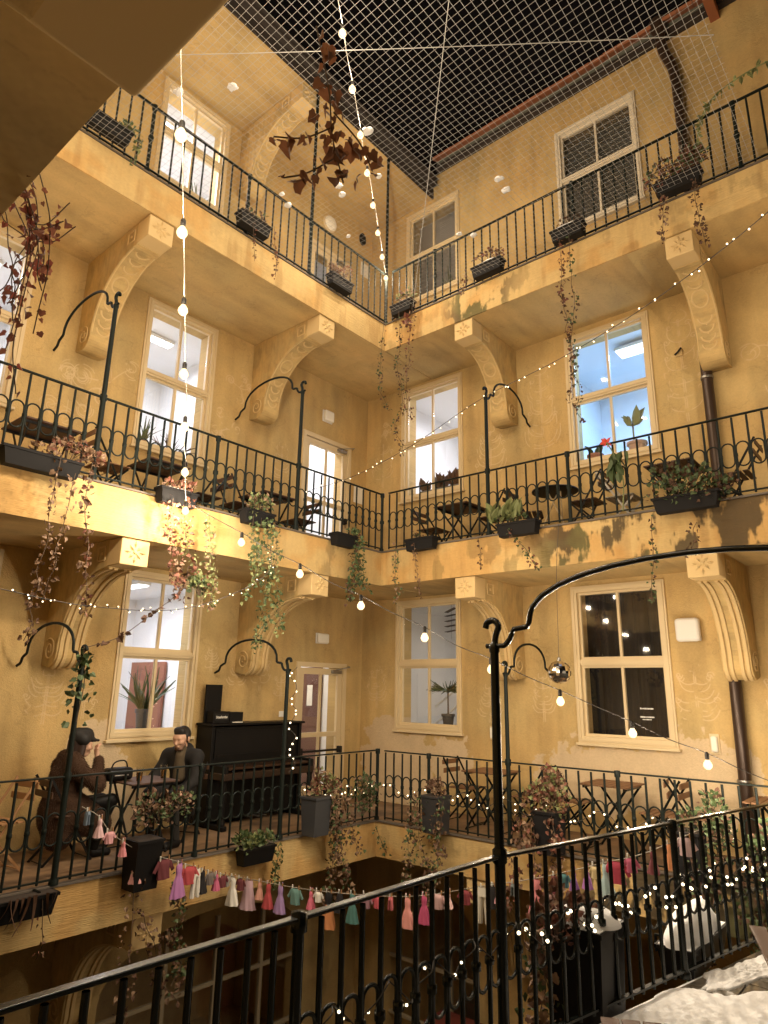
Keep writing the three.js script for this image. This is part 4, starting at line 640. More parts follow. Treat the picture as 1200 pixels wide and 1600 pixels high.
closeVine('dry brown ivy sprig dangling from the slab overhead', [[V(5.52, 3.26, 6.66), V(5.53, 3.10, 6.62), V(5.55, 2.95, 6.62), V(5.57, 2.83, 6.60)], [V(5.545, 2.98, 6.62), V(5.50, 2.95, 6.66), V(5.44, 2.96, 6.70)], [V(5.56, 2.90, 6.61), V(5.50, 2.86, 6.65), V(5.46, 2.85, 6.68)], [V(5.55, 3.02, 6.62), V(5.60, 2.93, 6.58), V(5.62, 2.86, 6.56)]], 85, 0.031, [thin(0.16, 0.065, 0.03), thin(0.10, 0.042, 0.02)], 5);
{ const S = [], r = rng(77); for (let k = 0; k < 9; k++) { const x = 4.22 + r() * 0.36, l = 0.3 + r() * r() * 0.75, p = [V(x, 3.33, 6.90)]; for (let i = 0; i <= 5; i++) p.push(V(x + (r() - 0.5) * 0.07 + (k % 3 - 1) * 0.02 * i, 3.246 - l * i / 5, 6.87 - 0.05 * Math.min(1, i) + (r() - 0.5) * 0.04)); S.push(p); if (k % 2) { const q = p[2]; S.push([q.clone(), q.clone().add(V(0.05 + 0.08 * r(), -0.02, -0.02)), q.clone().add(V(0.12 + 0.1 * r(), -0.07 * r(), -0.03))]); } }
  closeVine('long red brown creeper hanging from the overhead slab edge', S, 30, 0.029, [thin(0.22, 0.06, 0.04), thin(0.14, 0.05, 0.03), thin(0.26, 0.10, 0.06)], 9); }

// ------------------------------------------------------------------ tables and folding chairs
function makeChair(wood, frame) {
  const t = thing('folding_chair', 'x', 'chair');
  for (let i = 0; i < 5; i++) part('seat_slat', rbox(0.062, 0.016, 0.40, 0.004, -0.15 + i * 0.078, 0.452, 0), wood, t);
  for (const y of [0.66, 0.77]) part('back_slat', rbox(0.014, 0.062, 0.40, 0.004, -0.205 - (y - 0.45) * 0.22, y, 0), wood, t);
  for (const s of [-1, 1]) { part('leg', flatbar(V(0.24, 0, s * 0.175), V(-0.275, 0.83, s * 0.175), 0.024, 0.010), frame, t); part('leg', flatbar(V(-0.25, 0, s * 0.155), V(0.18, 0.44, s * 0.155), 0.024, 0.010), frame, t); }
  for (const b of [bar(V(-0.235, 0.02, -0.155), V(-0.235, 0.02, 0.155), 0.007), bar(V(0.225, 0.02, -0.175), V(0.225, 0.02, 0.175), 0.007), bar(V(0.0, 0.385, -0.175), V(0.0, 0.385, 0.175), 0.006)]) part('cross_bar', b, frame, t);
  return t;
}
function makeTable(wood, frame, n = 7, s = 0.58) {
  const t = thing('folding_table', 'x', 'table');
  for (let i = 0; i < n; i++) part('top_slat', rbox(s / n - 0.010, 0.018, s, 0.004, -s / 2 + (i + 0.5) * s / n, 0.72, 0), wood, t);
  for (const z of [-1, 1]) { part('leg', flatbar(V(-0.27, 0, z * 0.22), V(0.25, 0.70, z * 0.22), 0.026, 0.012), frame, t); part('leg', flatbar(V(0.27, 0, z * 0.20), V(-0.25, 0.70, z * 0.20), 0.026, 0.012), frame, t); }
  for (const x of [-1, 1]) { part('apron', box(0.02, 0.03, s * 0.9, x * 0.24, 0.695, 0), frame, t); part('cross_bar', bar(V(x * 0.26, 0.02, -0.22), V(x * 0.26, 0.02, 0.22), 0.008), frame, t); }
  return t;
}
const chairW = makeChair(M.wood, M.ironDark), chairD = makeChair(M.woodDark, M.black), chairL = makeChair(M.woodLight, M.woodLight), chairG = makeChair(std(0.30, 0.28, 0.22, 0.6), std(0.45, 0.42, 0.36, 0.5));
const tableW = makeTable(M.wood, M.ironDark), tableD = makeTable(M.woodDark, M.black), tableK = makeTable(M.woodDark, M.black, 1, 0.62);
const firstUse = new Set();
function put(proto, x, y, z, turn, label, group) { if (!firstUse.has(proto)) { firstUse.add(proto); proto.position.set(x, y, z); proto.rotation.y = turn; proto.userData.label = label; if (group) proto.userData.group = group; return proto; } return copy(proto, x, y, z, turn, label, group); }
const cg = 'folding chairs on the galleries', tg = 'folding tables on the galleries', PI = Math.PI;
put(chairW, 0.92, 0, -0.85, 0, 'wooden folding chair left of the first slatted table on the lowest gallery', cg);
put(tableW, 1.46, 0, -0.62, 0, 'slatted wooden folding table between two chairs, just past the corner planter', tg);
put(chairW, 1.98, 0, -0.75, PI, 'wooden folding chair between first slatted table and bronze bush', cg);
put(chairW, 2.50, 0, -0.85, 0.15, 'wooden folding chair behind the bronze bush', cg);
put(tableW, 3.10, 0, -0.62, 0, 'slatted wooden folding table below the dark lettered window', tg);
put(chairW, 3.62, 0, -0.72, PI, 'wooden folding chair right of the table below the lettered window', cg);
put(chairW, 3.95, 0, -0.80, 0.2, 'wooden folding chair beside the lower downpipe', cg);
put(tableW, 4.85, 0, -0.55, 0, 'slatted wooden table past the lower downpipe', tg);
put(chairL, -0.85, 0, 4.62, -PI / 2 + 0.15, 'light wood folding chair against the wall behind the fur coat', cg);
put(tableD, -0.80, 0, 5.22, 0, 'dark folding table past the light wood chair', tg);
put(tableD, -0.72, 0, 3.17, 0, 'dark folding table with two glasses between the seated pair', tg);
put(chairD, -0.88, 0, 3.92, PI / 2, 'dark folding chair under the woman in fur', cg);
put(chairD, -0.98, 0, 2.48, -PI / 2 + 0.5, 'dark folding chair under the man in the coat', cg);
// middle gallery
put(tableK, -0.95, T2, 4.72, 0, 'black square table above the long black flower box', tg);
put(chairW, -0.80, T2, 4.0, PI / 2, 'wooden folding chair below the scrolled bracket on the middle gallery', cg);
put(tableD, -1.05, T2, 3.2, 0, 'dark slatted table under the sill plants, middle gallery', tg);
put(chairD, -1.0, T2, 2.55, -PI / 2, 'brown folding chair between the sill plant window and its neighbour table, middle gallery', cg);
put(tableK, -1.05, T2, 1.40, 0, 'black square table beside the middle gallery door', tg);
put(chairD, -0.95, T2, 2.0, PI / 2, 'dark folding chair on the window side of the door table', cg);
put(chairD, -0.95, T2, 0.85, -PI / 2, 'dark folding chair in front of the middle gallery door', cg);
put(chairD, 0.35, T2, -0.85, 0, 'dark folding chair left of the corner table, middle gallery', cg);
put(tableK, 0.92, T2, -0.80, 0, 'black square table under the window with the long sill trough', tg);
put(chairD, 1.55, T2, -0.75, PI, 'dark folding chair behind the arched post, middle gallery', cg);
put(chairD, 2.05, T2, -0.85, 0.4, 'dark folding chair beside the round table', cg);
put(chairD, 2.98, T2, -0.75, PI, 'black folding chair in front of the potted sill, middle gallery', cg);
put(chairG, 3.42, T2, -0.85, 0, 'pale grey folding chair beneath the red flower', cg);
put(tableD, 4.10, T2, -0.80, 0, 'dark slatted table above the mossy slab, beside the downpipe', tg);
put(chairD, 4.78, T2, -0.72, PI, 'dark folding chair past the downpipe, middle gallery', cg);
{
  const t = thing('round_table', 'round metal table on splayed white legs, middle gallery', 'table'); part('table_top', lathe([[0, 0.70], [0.30, 0.70], [0.32, 0.71], [0.32, 0.725], [0, 0.725]], 28), M.dark, t);
  for (let i = 0; i < 3; i++) { const a = i * 2.1 + 0.4; part('leg', bar(V(0.28 * Math.cos(a), 0, 0.28 * Math.sin(a)), V(0.1 * Math.cos(a + 2), 0.70, 0.1 * Math.sin(a + 2)), 0.011), M.cream, t); } t.position.set(2.48, T2, -0.82);
}
// the terrace furniture
put(tableD, 5.73, 0, 3.25, 0.35, 'wet wooden slatted table on the terrace beside the railing', 'terrace furniture').scale.set(1.05, 0.74, 1.05);
put(tableD, 5.47, 0, 4.56, 0.5, 'low wet wooden slatted bench on the snowy terrace', 'terrace furniture').scale.set(1, 0.62, 1);

// ------------------------------------------------------------------ piano and what stands on it
{
  const t = thing('upright_piano', 'black upright piano against the wall beside the seated man', 'piano');
  const K = M.black, x0 = LW + 0.02, z0 = 0.36, z1 = 1.95;
  part('side_panel', rbox(0.34, 1.22, 0.045, 0.008, x0 + 0.17, 0.63, z0 + 0.02), K, t); part('side_panel', rbox(0.34, 1.22, 0.045, 0.008, x0 + 0.17, 0.63, z1 - 0.02), K, t);
  part('case', span(x0, x0 + 0.30, 0.06, 1.22, z0 + 0.045, z1 - 0.045), K, t);
  part('lid', rbox(0.39, 0.03, z1 - z0 + 0.05, 0.01, x0 + 0.19, 1.255, (z0 + z1) / 2), K, t);
  part('front_panel', merge([span(x0 + 0.30, x0 + 0.315, 0.82, 1.20, z0 + 0.08, z1 - 0.08), span(x0 + 0.315, x0 + 0.325, 0.85, 0.87, z0 + 0.12, z1 - 0.12), span(x0 + 0.315, x0 + 0.325, 1.15, 1.17, z0 + 0.12, z1 - 0.12)]), K, t);
  part('lower_panel', span(x0 + 0.27, x0 + 0.312, 0.12, 0.58, z0 + 0.08, z1 - 0.08), K, t);
  part('key_bed', rbox(0.36, 0.09, z1 - z0 - 0.02, 0.012, x0 + 0.47, 0.63, (z0 + z1) / 2), std(0.03, 0.016, 0.010, 0.35), t);
  part('key_lid', rbox(0.30, 0.035, z1 - z0 - 0.12, 0.012, x0 + 0.46, 0.72, (z0 + z1) / 2).translate(0, 0, 0), std(0.04, 0.02, 0.012, 0.3), t);
  for (const z of [z0 + 0.05, z1 - 0.05]) { part('arm', rbox(0.36, 0.12, 0.07, 0.02, x0 + 0.47, 0.71, z), K, t); part('leg', lathe([[0.05, 0.06], [0.05, 0.10], [0.032, 0.16], [0.045, 0.40], [0.035, 0.54], [0.05, 0.585]], 12).translate(x0 + 0.60, 0, z), K, t); part('foot', rbox(0.68, 0.06, 0.08, 0.015, x0 + 0.34, 0.03, z), K, t); }
  for (const z of [1.05, 1.17, 1.29]) part('pedal', rbox(0.14, 0.012, 0.035, 0.005, x0 + 0.38, 0.07, z), M.steel, t);
  base(t);
  const c = document.createElement('canvas'); c.width = 256; c.height = 96; const g = c.getContext('2d'); g.fillStyle = '#0b0a09'; g.fillRect(0, 0, 256, 96); g.fillStyle = '#f4f2ec'; g.font = 'bold 50px sans-serif'; g.textAlign = 'center'; g.fillText('Studenta', 128, 66);
  const ct = new THREE.CanvasTexture(c); ct.colorSpace = THREE.SRGBColorSpace; const lm = new THREE.MeshStandardMaterial({ map: ct, roughness: 0.6 });
  const s = thing('display_box', 'black open box with white lettering standing on the piano', 'box');
  part('back_board', rbox(0.03, 0.50, 0.26, 0.004, x0 + 0.10, 1.52, 1.80), M.black, s); part('front_box', rbox(0.16, 0.15, 0.26, 0.005, x0 + 0.21, 1.346, 1.78), M.black, s);
  part('lettering', new THREE.PlaneGeometry(0.22, 0.085).rotateY(PI / 2).translate(x0 + 0.2925, 1.35, 1.78), lm, s); base(s);
  const u = thing('small_box', 'small black box with papers beside the lettered box', 'box'); part('box_body', rbox(0.15, 0.14, 0.22, 0.005, x0 + 0.2, 1.341, 1.52), M.black, u); part('paper', rbox(0.02, 0.012, 0.17, 0.003, x0 + 0.288, 1.278, 1.51), M.paper, u); base(u);
}

// ------------------------------------------------------------------ people
function sdfGeo(caps, k, c, half, res) {
  const mc = new MarchingCubes(res, M.dark, false, false, 120000); mc.isolation = 0; const F = mc.field, h = res / 2; let i = 0;
  const A = caps.map(([a, b, ra, rb]) => { const d = V().subVectors(b, a); return [a.x, a.y, a.z, d.x, d.y, d.z, Math.max(1e-9, d.lengthSq()), ra, rb ?? ra]; });
  for (let z = 0; z < res; z++) for (let y = 0; y < res; y++) for (let x = 0; x < res; x++, i++) {
    const px = c.x + half * (x - h) / h, py = c.y + half * (y - h) / h, pz = c.z + half * (z - h) / h; let s = 0;
    for (const [ax, ay, az, dx, dy, dz, l, ra, rb] of A) { const ex = px - ax, ey = py - ay, ez = pz - az; let t = (ex * dx + ey * dy + ez * dz) / l; t = t < 0 ? 0 : t > 1 ? 1 : t; const q = Math.sqrt((ex - dx * t) ** 2 + (ey - dy * t) ** 2 + (ez - dz * t) ** 2) - (ra + (rb - ra) * t); s += Math.exp(-q / k); }
    F[i] = s > 0 ? k * Math.log(s) : -1;
  }
  mc.update(); const n = mc.count, g = new THREE.BufferGeometry();
  g.setAttribute('position', new THREE.BufferAttribute(new Float32Array(mc.positionArray.slice(0, n * 3)), 3)); g.setAttribute('normal', new THREE.BufferAttribute(new Float32Array(mc.normalArray.slice(0, n * 3)), 3));
  return plain(g.scale(half, half, half).translate(c.x, c.y, c.z));
}
function frameOf(c, fwd, up = V(0, 1, 0), k = 1) { const f = fwd.clone().normalize(), r = V().crossVectors(f, up).normalize(), u = V().crossVectors(r, f); return (a, b, d) => c.clone().addScaledVector(r, a * k).addScaledVector(u, b * k).addScaledVector(f, d * k); }
function headCaps(P) { return [[P(0, 0.035, -0.015), P(0, 0.03, 0.015), 0.086, 0.08], [P(0, -0.03, 0.025), P(0, -0.075, 0.045), 0.062, 0.038], [P(0, 0.0, 0.09), P(0, -0.028, 0.105), 0.010, 0.014], [P(-0.035, -0.02, 0.06), P(0.035, -0.02, 0.06), 0.03], [P(-0.04, 0.028, 0.078), P(0.04, 0.028, 0.078), 0.013], [P(-0.018, -0.062, 0.083), P(0.018, -0.062, 0.083), 0.010], [P(-0.088, 0.01, -0.01), P(-0.09, -0.02, -0.005), 0.014, 0.010], [P(0.088, 0.01, -0.01), P(0.09, -0.02, -0.005), 0.014, 0.010]]; }
function handCaps(P, curl = 0.6) { const o = [[P(0, 0, 0), P(-0.022, 0, 0.075), 0.020, 0.014], [P(0, 0, 0), P(0.022, 0, 0.075), 0.020, 0.014], [P(0, 0, -0.03), P(0, 0, 0.06), 0.022, 0.018]]; const len = [0.068, 0.078, 0.072, 0.056]; for (let i = 0; i < 4; i++) { const x = -0.030 + i * 0.020, a = P(x, 0.002, 0.078), L = len[i], b = P(x * 1.1, -L * 0.25 * curl, 0.078 + L * 0.5), d = P(x * 1.1, -L * 0.75 * curl, 0.078 + L * (1 - 0.35 * curl)); o.push([a, b, 0.0095, 0.009], [b, d, 0.009, 0.0075]); } o.push([P(-0.024, 0, 0.012), P(-0.052, -0.012, 0.045), 0.013, 0.011], [P(-0.052, -0.012, 0.045), P(-0.050, -0.022, 0.075), 0.011, 0.008]); return o; }
function person(label, o) {
  const t = thing('person', label, 'person', 'people at the table');
  const skin = std(0.58, 0.35, 0.24, 0.55), P = frameOf(o.head, o.face, V(0, 1, 0), 1.08), g = [];
  g.push(sdfGeo(headCaps(P), 0.010, o.head, 0.19, 66));
  g.push(sdfGeo(o.body, 0.03, o.mid, 0.75, 84));
  for (const [c, f, u, curl] of o.hands) g.push(sdfGeo(handCaps(frameOf(c, f, u), curl), 0.005, c.clone().addScaledVector(f.clone().normalize(), 0.05), 0.15, 54));
  part('body', mergeGeometries(g), skin, t);
  const ey = []; for (const s of [-0.032, 0.032]) ey.push(new THREE.SphereGeometry(0.009, 8, 6).translate(...P(s, 0.008, 0.083).toArray())); part('eyes', merge(ey), M.dark, t);
  for (const [n, caps, k, c, half, res, mat] of o.wear(P)) part(n, sdfGeo(caps, k, c, half, res), mat, t);
  return t;
}
const furTex = tex(256, 256, (x, y, o) => { const k = 0.5 + 0.9 * (fbm(x / 9, y / 26, 3) - 0.3); o[0] = 0.060 * k; o[1] = 0.030 * k; o[2] = 0.016 * k; }, true, true);
{
  const C = [V(-1.02, 0.52, 2.46), V(-0.97, 0.82, 2.50), V(-0.93, 0.985, 2.55)], hd = V(-0.865, 1.13, 2.62), sL = V(-0.745, 0.925, 2.47), sR = V(-1.11, 0.925, 2.62);
  const eL = V(-0.66, 0.68, 2.52), wL = V(-0.60, 0.575, 2.72), eR = V(-1.16, 0.68, 2.76), wR = V(-0.98, 0.60, 2.90), k1 = V(-0.60, 0.52, 2.84), k2 = V(-0.96, 0.53, 2.92), f1 = V(-0.58, 0.09, 2.78), f2 = V(-0.97, 0.09, 2.86);
  const hip1 = V(-0.94, 0.50, 2.45), hip2 = V(-1.10, 0.50, 2.50);
  const limb = e => [[C[0], C[1], 0.13 + e, 0.125 + e], [C[1], C[2], 0.12 + e, 0.07 + e], [sL, sR, 0.062 + e, 0.062 + e], [sL, eL, 0.052 + e, 0.042 + e], [eL, wL, 0.040 + e, 0.032 + e], [sR, eR, 0.052 + e, 0.042 + e], [eR, wR, 0.040 + e, 0.032 + e]];
  const legs = e => [[hip1, k1, 0.085 + e, 0.06 + e], [hip2, k2, 0.085 + e, 0.06 + e], [k1, f1, 0.058 + e, 0.04 + e], [k2, f2, 0.058 + e, 0.04 + e]];
  person('person in a black coat and brown jumper, smiling, seated beside the piano', { head: hd, face: V(0.30, -0.24, 0.95), mid: V(-0.9, 0.6, 2.68), body: [...limb(-0.012), ...legs(-0.012), [C[2], hd.clone().add(V(-0.01, -0.05, -0.02)), 0.052, 0.05]], hands: [[wL.clone().add(V(0.01, -0.01, 0.03)), V(0.3, -0.35, 0.9), V(0, 1, 0), 0.8], [wR.clone().add(V(0.03, 0, 0.02)), V(0.8, -0.3, 0.4), V(0, 1, 0), 0.9]],
    wear: P => [
      ['coat', [...limb(0.018), [hip1, k1.clone().lerp(hip1, 0.35), 0.115, 0.10], [hip2, k2.clone().lerp(hip2, 0.35), 0.115, 0.10], [V(-1.02, 0.5, 2.42), V(-1.0, 0.28, 2.40), 0.14, 0.12], [V(-1.0, 1.0, 2.53), V(-0.90, 1.0, 2.50), 0.075, 0.07]], 0.022, V(-0.92, 0.66, 2.62), 0.62, 84, std(0.010, 0.009, 0.009, 0.85)],
      ['jumper', [[V(-0.885, 0.70, 2.60), V(-0.86, 0.93, 2.625), 0.075, 0.052], [V(-0.88, 0.97, 2.59), V(-0.87, 1.02, 2.60), 0.056, 0.054]], 0.02, V(-0.87, 0.86, 2.6), 0.26, 44, std(0.085, 0.062, 0.035, 0.9)],
      ['trousers', legs(0.008), 0.02, V(-0.85, 0.38, 2.7), 0.52, 64, std(0.018, 0.016, 0.014, 0.9)],
      ['shoe', [[V(-0.58, 0.045, 2.76), V(-0.52, 0.035, 2.94), 0.048, 0.042], [V(-0.97, 0.045, 2.84), V(-0.94, 0.035, 3.02), 0.048, 0.042]], 0.01, V(-0.75, 0.06, 2.88), 0.34, 56, M.black],
      ['hair', [[P(0, 0.055, -0.03), P(0, 0.066, 0.010), 0.086, 0.074], [P(0, 0.02, -0.052), P(0, -0.02, -0.056), 0.072, 0.055], [P(-0.076, 0.03, -0.005), P(-0.08, 0.0, 0.0), 0.018, 0.010], [P(0.076, 0.03, -0.005), P(0.08, 0.0, 0.0), 0.018, 0.010], [P(0.035, 0.104, 0.034), P(-0.04, 0.100, 0.032), 0.028, 0.024]], 0.012, hd.clone().add(V(0, 0.05, 0)), 0.2, 56, std(0.010, 0.007, 0.006, 0.6)],
      ['stubble', [[P(-0.02, -0.088, 0.062), P(0.02, -0.088, 0.062), 0.026], [P(-0.055, -0.05, 0.03), P(-0.03, -0.085, 0.055), 0.018, 0.02], [P(0.055, -0.05, 0.03), P(0.03, -0.085, 0.055), 0.018, 0.02]], 0.008, hd.clone().add(V(0, -0.05, 0)), 0.14, 44, std(0.20, 0.115, 0.078, 0.8)]] });
}
{
  const C = [V(-0.90, 0.52, 3.98), V(-0.88, 0.80, 3.97), V(-0.86, 0.97, 3.93)], hd = V(-0.83, 1.115, 3.87), sL = V(-0.69, 0.90, 3.95), sR = V(-1.06, 0.90, 3.95);
  const eL = V(-0.63, 0.73, 3.74), wL = V(-0.715, 0.965, 3.715), eR = V(-1.10, 0.72, 3.72), wR = V(-0.94, 0.77, 3.48), k1 = V(-0.76, 0.54, 3.50), k2 = V(-0.98, 0.52, 3.50), f1 = V(-0.78, 0.10, 3.62), f2 = V(-0.98, 0.10, 3.56);
  const limb = e => [[C[0], C[1], 0.125 + e, 0.12 + e], [C[1], C[2], 0.115 + e, 0.06 + e], [sL, sR, 0.055 + e, 0.055 + e], [sL, eL, 0.046 + e, 0.038 + e], [eL, wL, 0.036 + e, 0.028 + e], [sR, eR, 0.046 + e, 0.038 + e], [eR, wR, 0.036 + e, 0.028 + e]];
  const legs = e => [[V(-0.83, 0.50, 3.95), k1, 0.08 + e, 0.055 + e], [V(-0.98, 0.50, 3.95), k2, 0.08 + e, 0.055 + e], [k1, f1, 0.052 + e, 0.036 + e], [k2, f2, 0.052 + e, 0.036 + e]];
  const fur = new THREE.MeshStandardMaterial({ color: 0xffffff, map: null, roughness: 1 }); fur.color.setRGB(0.055, 0.027, 0.014);
  const fz = e => [...limb(e), [C[0], V(-0.80, 0.42, 3.75), 0.18, 0.15], [V(-0.88, 0.45, 3.9), V(-0.76, 0.33, 3.62), 0.19, 0.13], [V(-0.90, 0.40, 4.0), V(-0.86, 0.25, 3.98), 0.17, 0.14], [V(-0.95, 1.0, 3.97), V(-0.77, 0.99, 3.95), 0.07, 0.07]];
  const pr = person('person in a brown fur coat and black peaked cap with hand raised to the mouth', { head: hd, face: V(0.10, -0.02, -1), mid: V(-0.88, 0.6, 3.78), body: [...limb(-0.01), ...legs(-0.01), [C[2], hd.clone().add(V(0, -0.05, 0.02)), 0.045, 0.045]], hands: [[V(-0.735, 1.0, 3.725), V(-0.25, 0.9, 0.1), V(0, 0, 1), 0.9], [wR.clone().add(V(0.02, 0, -0.02)), V(0.3, -0.2, -0.9), V(0, 1, 0), 0.6]],
    wear: P => [
      ['fur_coat', fz(0.022), 0.028, V(-0.87, 0.62, 3.80), 0.62, 88, fur],
      ['trousers', legs(0.008), 0.02, V(-0.88, 0.36, 3.7), 0.46, 60, M.black],
      ['shoe', [[V(-0.78, 0.05, 3.63), V(-0.77, 0.035, 3.47), 0.044, 0.036], [V(-0.98, 0.05, 3.57), V(-0.97, 0.035, 3.41), 0.044, 0.036]], 0.01, V(-0.88, 0.06, 3.54), 0.3, 50, M.black],
      ['hair', [[P(0, 0.03, -0.05), P(0, -0.10, -0.07), 0.085, 0.07], [P(0.07, 0.0, -0.01), P(0.075, -0.14, -0.03), 0.035, 0.04], [P(-0.07, 0.0, -0.01), P(-0.075, -0.14, -0.03), 0.035, 0.04]], 0.014, hd.clone().add(V(0, -0.05, 0.03)), 0.25, 56, std(0.028, 0.012, 0.008, 0.6)],
      ['cap', [[P(0, 0.085, -0.04), P(0, 0.09, 0.03), 0.092, 0.085], [P(-0.06, 0.06, -0.01), P(0.06, 0.06, -0.01), 0.07], [P(-0.045, 0.05, 0.115), P(0.045, 0.05, 0.115), 0.014], [P(-0.035, 0.048, 0.15), P(0.035, 0.048, 0.15), 0.012], [P(-0.05, 0.058, 0.085), P(0.05, 0.058, 0.085), 0.016]], 0.012, hd.clone().add(V(0, 0.07, -0.03)), 0.24, 64, std(0.009, 0.008, 0.008, 0.7)]] });
  const tufts = []; // fur pile standing off the coat
  const fc = pr.children.find(c => c.name === 'fur_coat'), fp = fc.geometry.attributes.position, fn = fc.geometry.attributes.normal, shape = [-0.12, 0, 0, 0.12, 0, 0, 0, 1, 0.15];
  for (let i = 0; i < fp.count; i += 2) { const n = V(fn.getX(i), fn.getY(i), fn.getZ(i)); tufts.push([V(fp.getX(i), fp.getY(i), fp.getZ(i)).addScaledVector(n, -0.004), n.add(V(rr(-0.5, 0.5), rr(-1.3, -0.5), rr(-0.5, 0.5))), rr(0.014, 0.026)]); }
  const fm = std(0.075, 0.036, 0.018, 0.9, 0, { side: THREE.DoubleSide }); const pile = part('fur', leaves(tufts, shape), fm, pr); pile.userData.kind = 'stuff';
}
{ // on the table of the pair
  const beer = new THREE.MeshPhysicalMaterial({ transmission: 1, thickness: 0.05, ior: 1.34, roughness: 0.05 }); beer.color.setRGB(0.8, 0.45, 0.12);
  for (const [x, z, lab] of [[-0.58, 3.30, 'glass of amber drink beside the black bag'], [-0.62, 2.98, 'glass of amber drink by the coat sleeve']]) { const t = thing('drinking_glass', lab, 'glass', 'glasses on the table'); part('glass_wall', lathe([[0.030, 0], [0.036, 0.10], [0.038, 0.15], [0.036, 0.15], [0.034, 0.10], [0.028, 0.006], [0, 0.006]], 18), glass, t); part('drink', lathe([[0, 0.007], [0.0275, 0.007], [0.033, 0.095], [0, 0.095]], 16), beer, t); t.position.set(x, 0.731, z); }
  const b = thing('handbag', 'black leather handbag lying on the table', 'bag'); part('bag_body', rbox(0.16, 0.13, 0.30, 0.04, -0.82, 0.80, 3.42), M.black, b); part('handle', tube([V(-0.80, 0.85, 3.32), V(-0.80, 0.93, 3.36), V(-0.80, 0.92, 3.48), V(-0.80, 0.85, 3.52)], 0.008, 20, 6), M.black, b); part('clasp', rbox(0.012, 0.012, 0.16, 0.003, -0.737, 0.79, 3.42), M.steel, b); base(b);
}

// ------------------------------------------------------------------ doll clothes on the line
function cloth(prof, seed, mat, name, t, y, z0 = 0, lean = 0) {   // prof: [t 0..1 down, half width, half depth, x offset] in metres
  const n = 26, rows = prof.length, pos = [], idx = [], r = rng(seed), ph = r() * 6, kf = 5 + Math.floor(r() * 4);
  for (let i = 0; i < rows; i++) { const [d, w, e, ox = 0] = prof[i]; for (let j = 0; j <= n; j++) { const a = j / n * 6.28318, f = 1 + 0.16 * (i / rows) * Math.sin(kf * a + ph + i * 0.3); pos.push(ox + w * Math.cos(a) * f + lean * d, y - d, z0 + e * Math.sin(a) * f); } }
  for (let i = 0; i + 1 < rows; i++) for (let j = 0; j < n; j++) { const a = i * (n + 1) + j, b = a + n + 1; idx.push(a, b, a + 1, a + 1, b, b + 1); }
  const g = new THREE.BufferGeometry(); g.setAttribute('position', new THREE.Float32BufferAttribute(pos, 3)); g.setIndex(idx); g.computeVertexNormals(); return part(name, g, mat, t);
}
function lerpProf(p, n = 12) { const o = []; for (let i = 0; i <= n; i++) { const d = p[0][0] + (p[p.length - 1][0] - p[0][0]) * i / n; let k = 0; while (k < p.length - 2 && p[k + 1][0] < d) k++; const [a, b] = [p[k], p[k + 1]], u = (d - a[0]) / (b[0] - a[0]); o.push(a.map((v, q) => v + (b[q] - v) * u)); } return o; }
const clothMats = {};
function cm(rgb) { const k = rgb.join(); return clothMats[k] ??= std(...rgb.map(v => (v * 0.78 + 0.22 * (rgb[0] + rgb[1] + rgb[2]) / 3) * 0.88), 0.9, 0, { side: THREE.DoubleSide }); }
let gseed = 100;
const kindWords = { dress: 'dress', skirt: 'skirt', shirt: 'shirt', pants: 'trousers' };
function garment(kind, h, rgb, p, turn, label, top) {
  h *= 0.78; const t = thing('doll_' + kindWords[kind], label, 'doll clothes', 'doll clothes on the washing line'), m = cm(rgb), s = gseed++;
  if (kind === 'dress') { cloth(lerpProf([[0, h * 0.10, 0.012], [h * 0.12, h * 0.13, 0.022], [h * 0.36, h * 0.10, 0.022], [h * 0.5, h * 0.17, 0.03], [h, h * 0.29, 0.045]]), s, top ? cm(top) : m, 'bodice', t, 0).geometry; if (top) { t.children.pop(); cloth(lerpProf([[0, h * 0.10, 0.012], [h * 0.12, h * 0.13, 0.022], [h * 0.34, h * 0.10, 0.022]], 6), s, cm(top), 'bodice', t, 0); cloth(lerpProf([[h * 0.34, h * 0.10, 0.023], [h * 0.5, h * 0.17, 0.03], [h, h * 0.25, 0.045]]), s + 9, m, 'skirt', t, 0); } for (const q of [-1, 1]) part('strap', bar(V(q * h * 0.07, -0.005, 0), V(q * h * 0.09, 0.035, 0), 0.006, 5), top ? cm(top) : m, t); }
  else if (kind === 'skirt') cloth(lerpProf([[0, h * 0.16, 0.02], [h * 0.15, h * 0.19, 0.03], [h, h * 0.34, 0.055]]), s, m, 'skirt', t, 0);
  else if (kind === 'shirt') { cloth(lerpProf([[0, h * 0.30, 0.012], [h * 0.2, h * 0.36, 0.025], [h, h * 0.38, 0.03]]), s, m, 'torso', t, 0); for (const q of [-1, 1]) part('sleeve', bar(V(q * h * 0.30, -h * 0.10, 0), V(q * h * 0.62, -h * 0.62, 0), h * 0.13, 8, h * 0.11).scale(1, 1, 0.35), m, t); }
  else { cloth(lerpProf([[0, h * 0.17, 0.018], [h * 0.25, h * 0.19, 0.028]], 5), s, m, 'waist', t, 0); for (const q of [-1, 1]) cloth(lerpProf([[h * 0.22, h * 0.095, 0.024, q * h * 0.09], [h, h * 0.085, 0.022, q * h * 0.13]]), s + q, m, 'trouser_leg', t, 0); }
  for (const q of [-1, 1]) part('peg', rbox(0.010, 0.05, 0.014, 0.003, q * h * (kind === 'shirt' ? 0.28 : 0.085), 0.008, 0), q > 0 ? M.woodLight : cm([0.7, 0.68, 0.6]), t);
  t.position.copy(p); t.rotation.y = turn; return t;
}
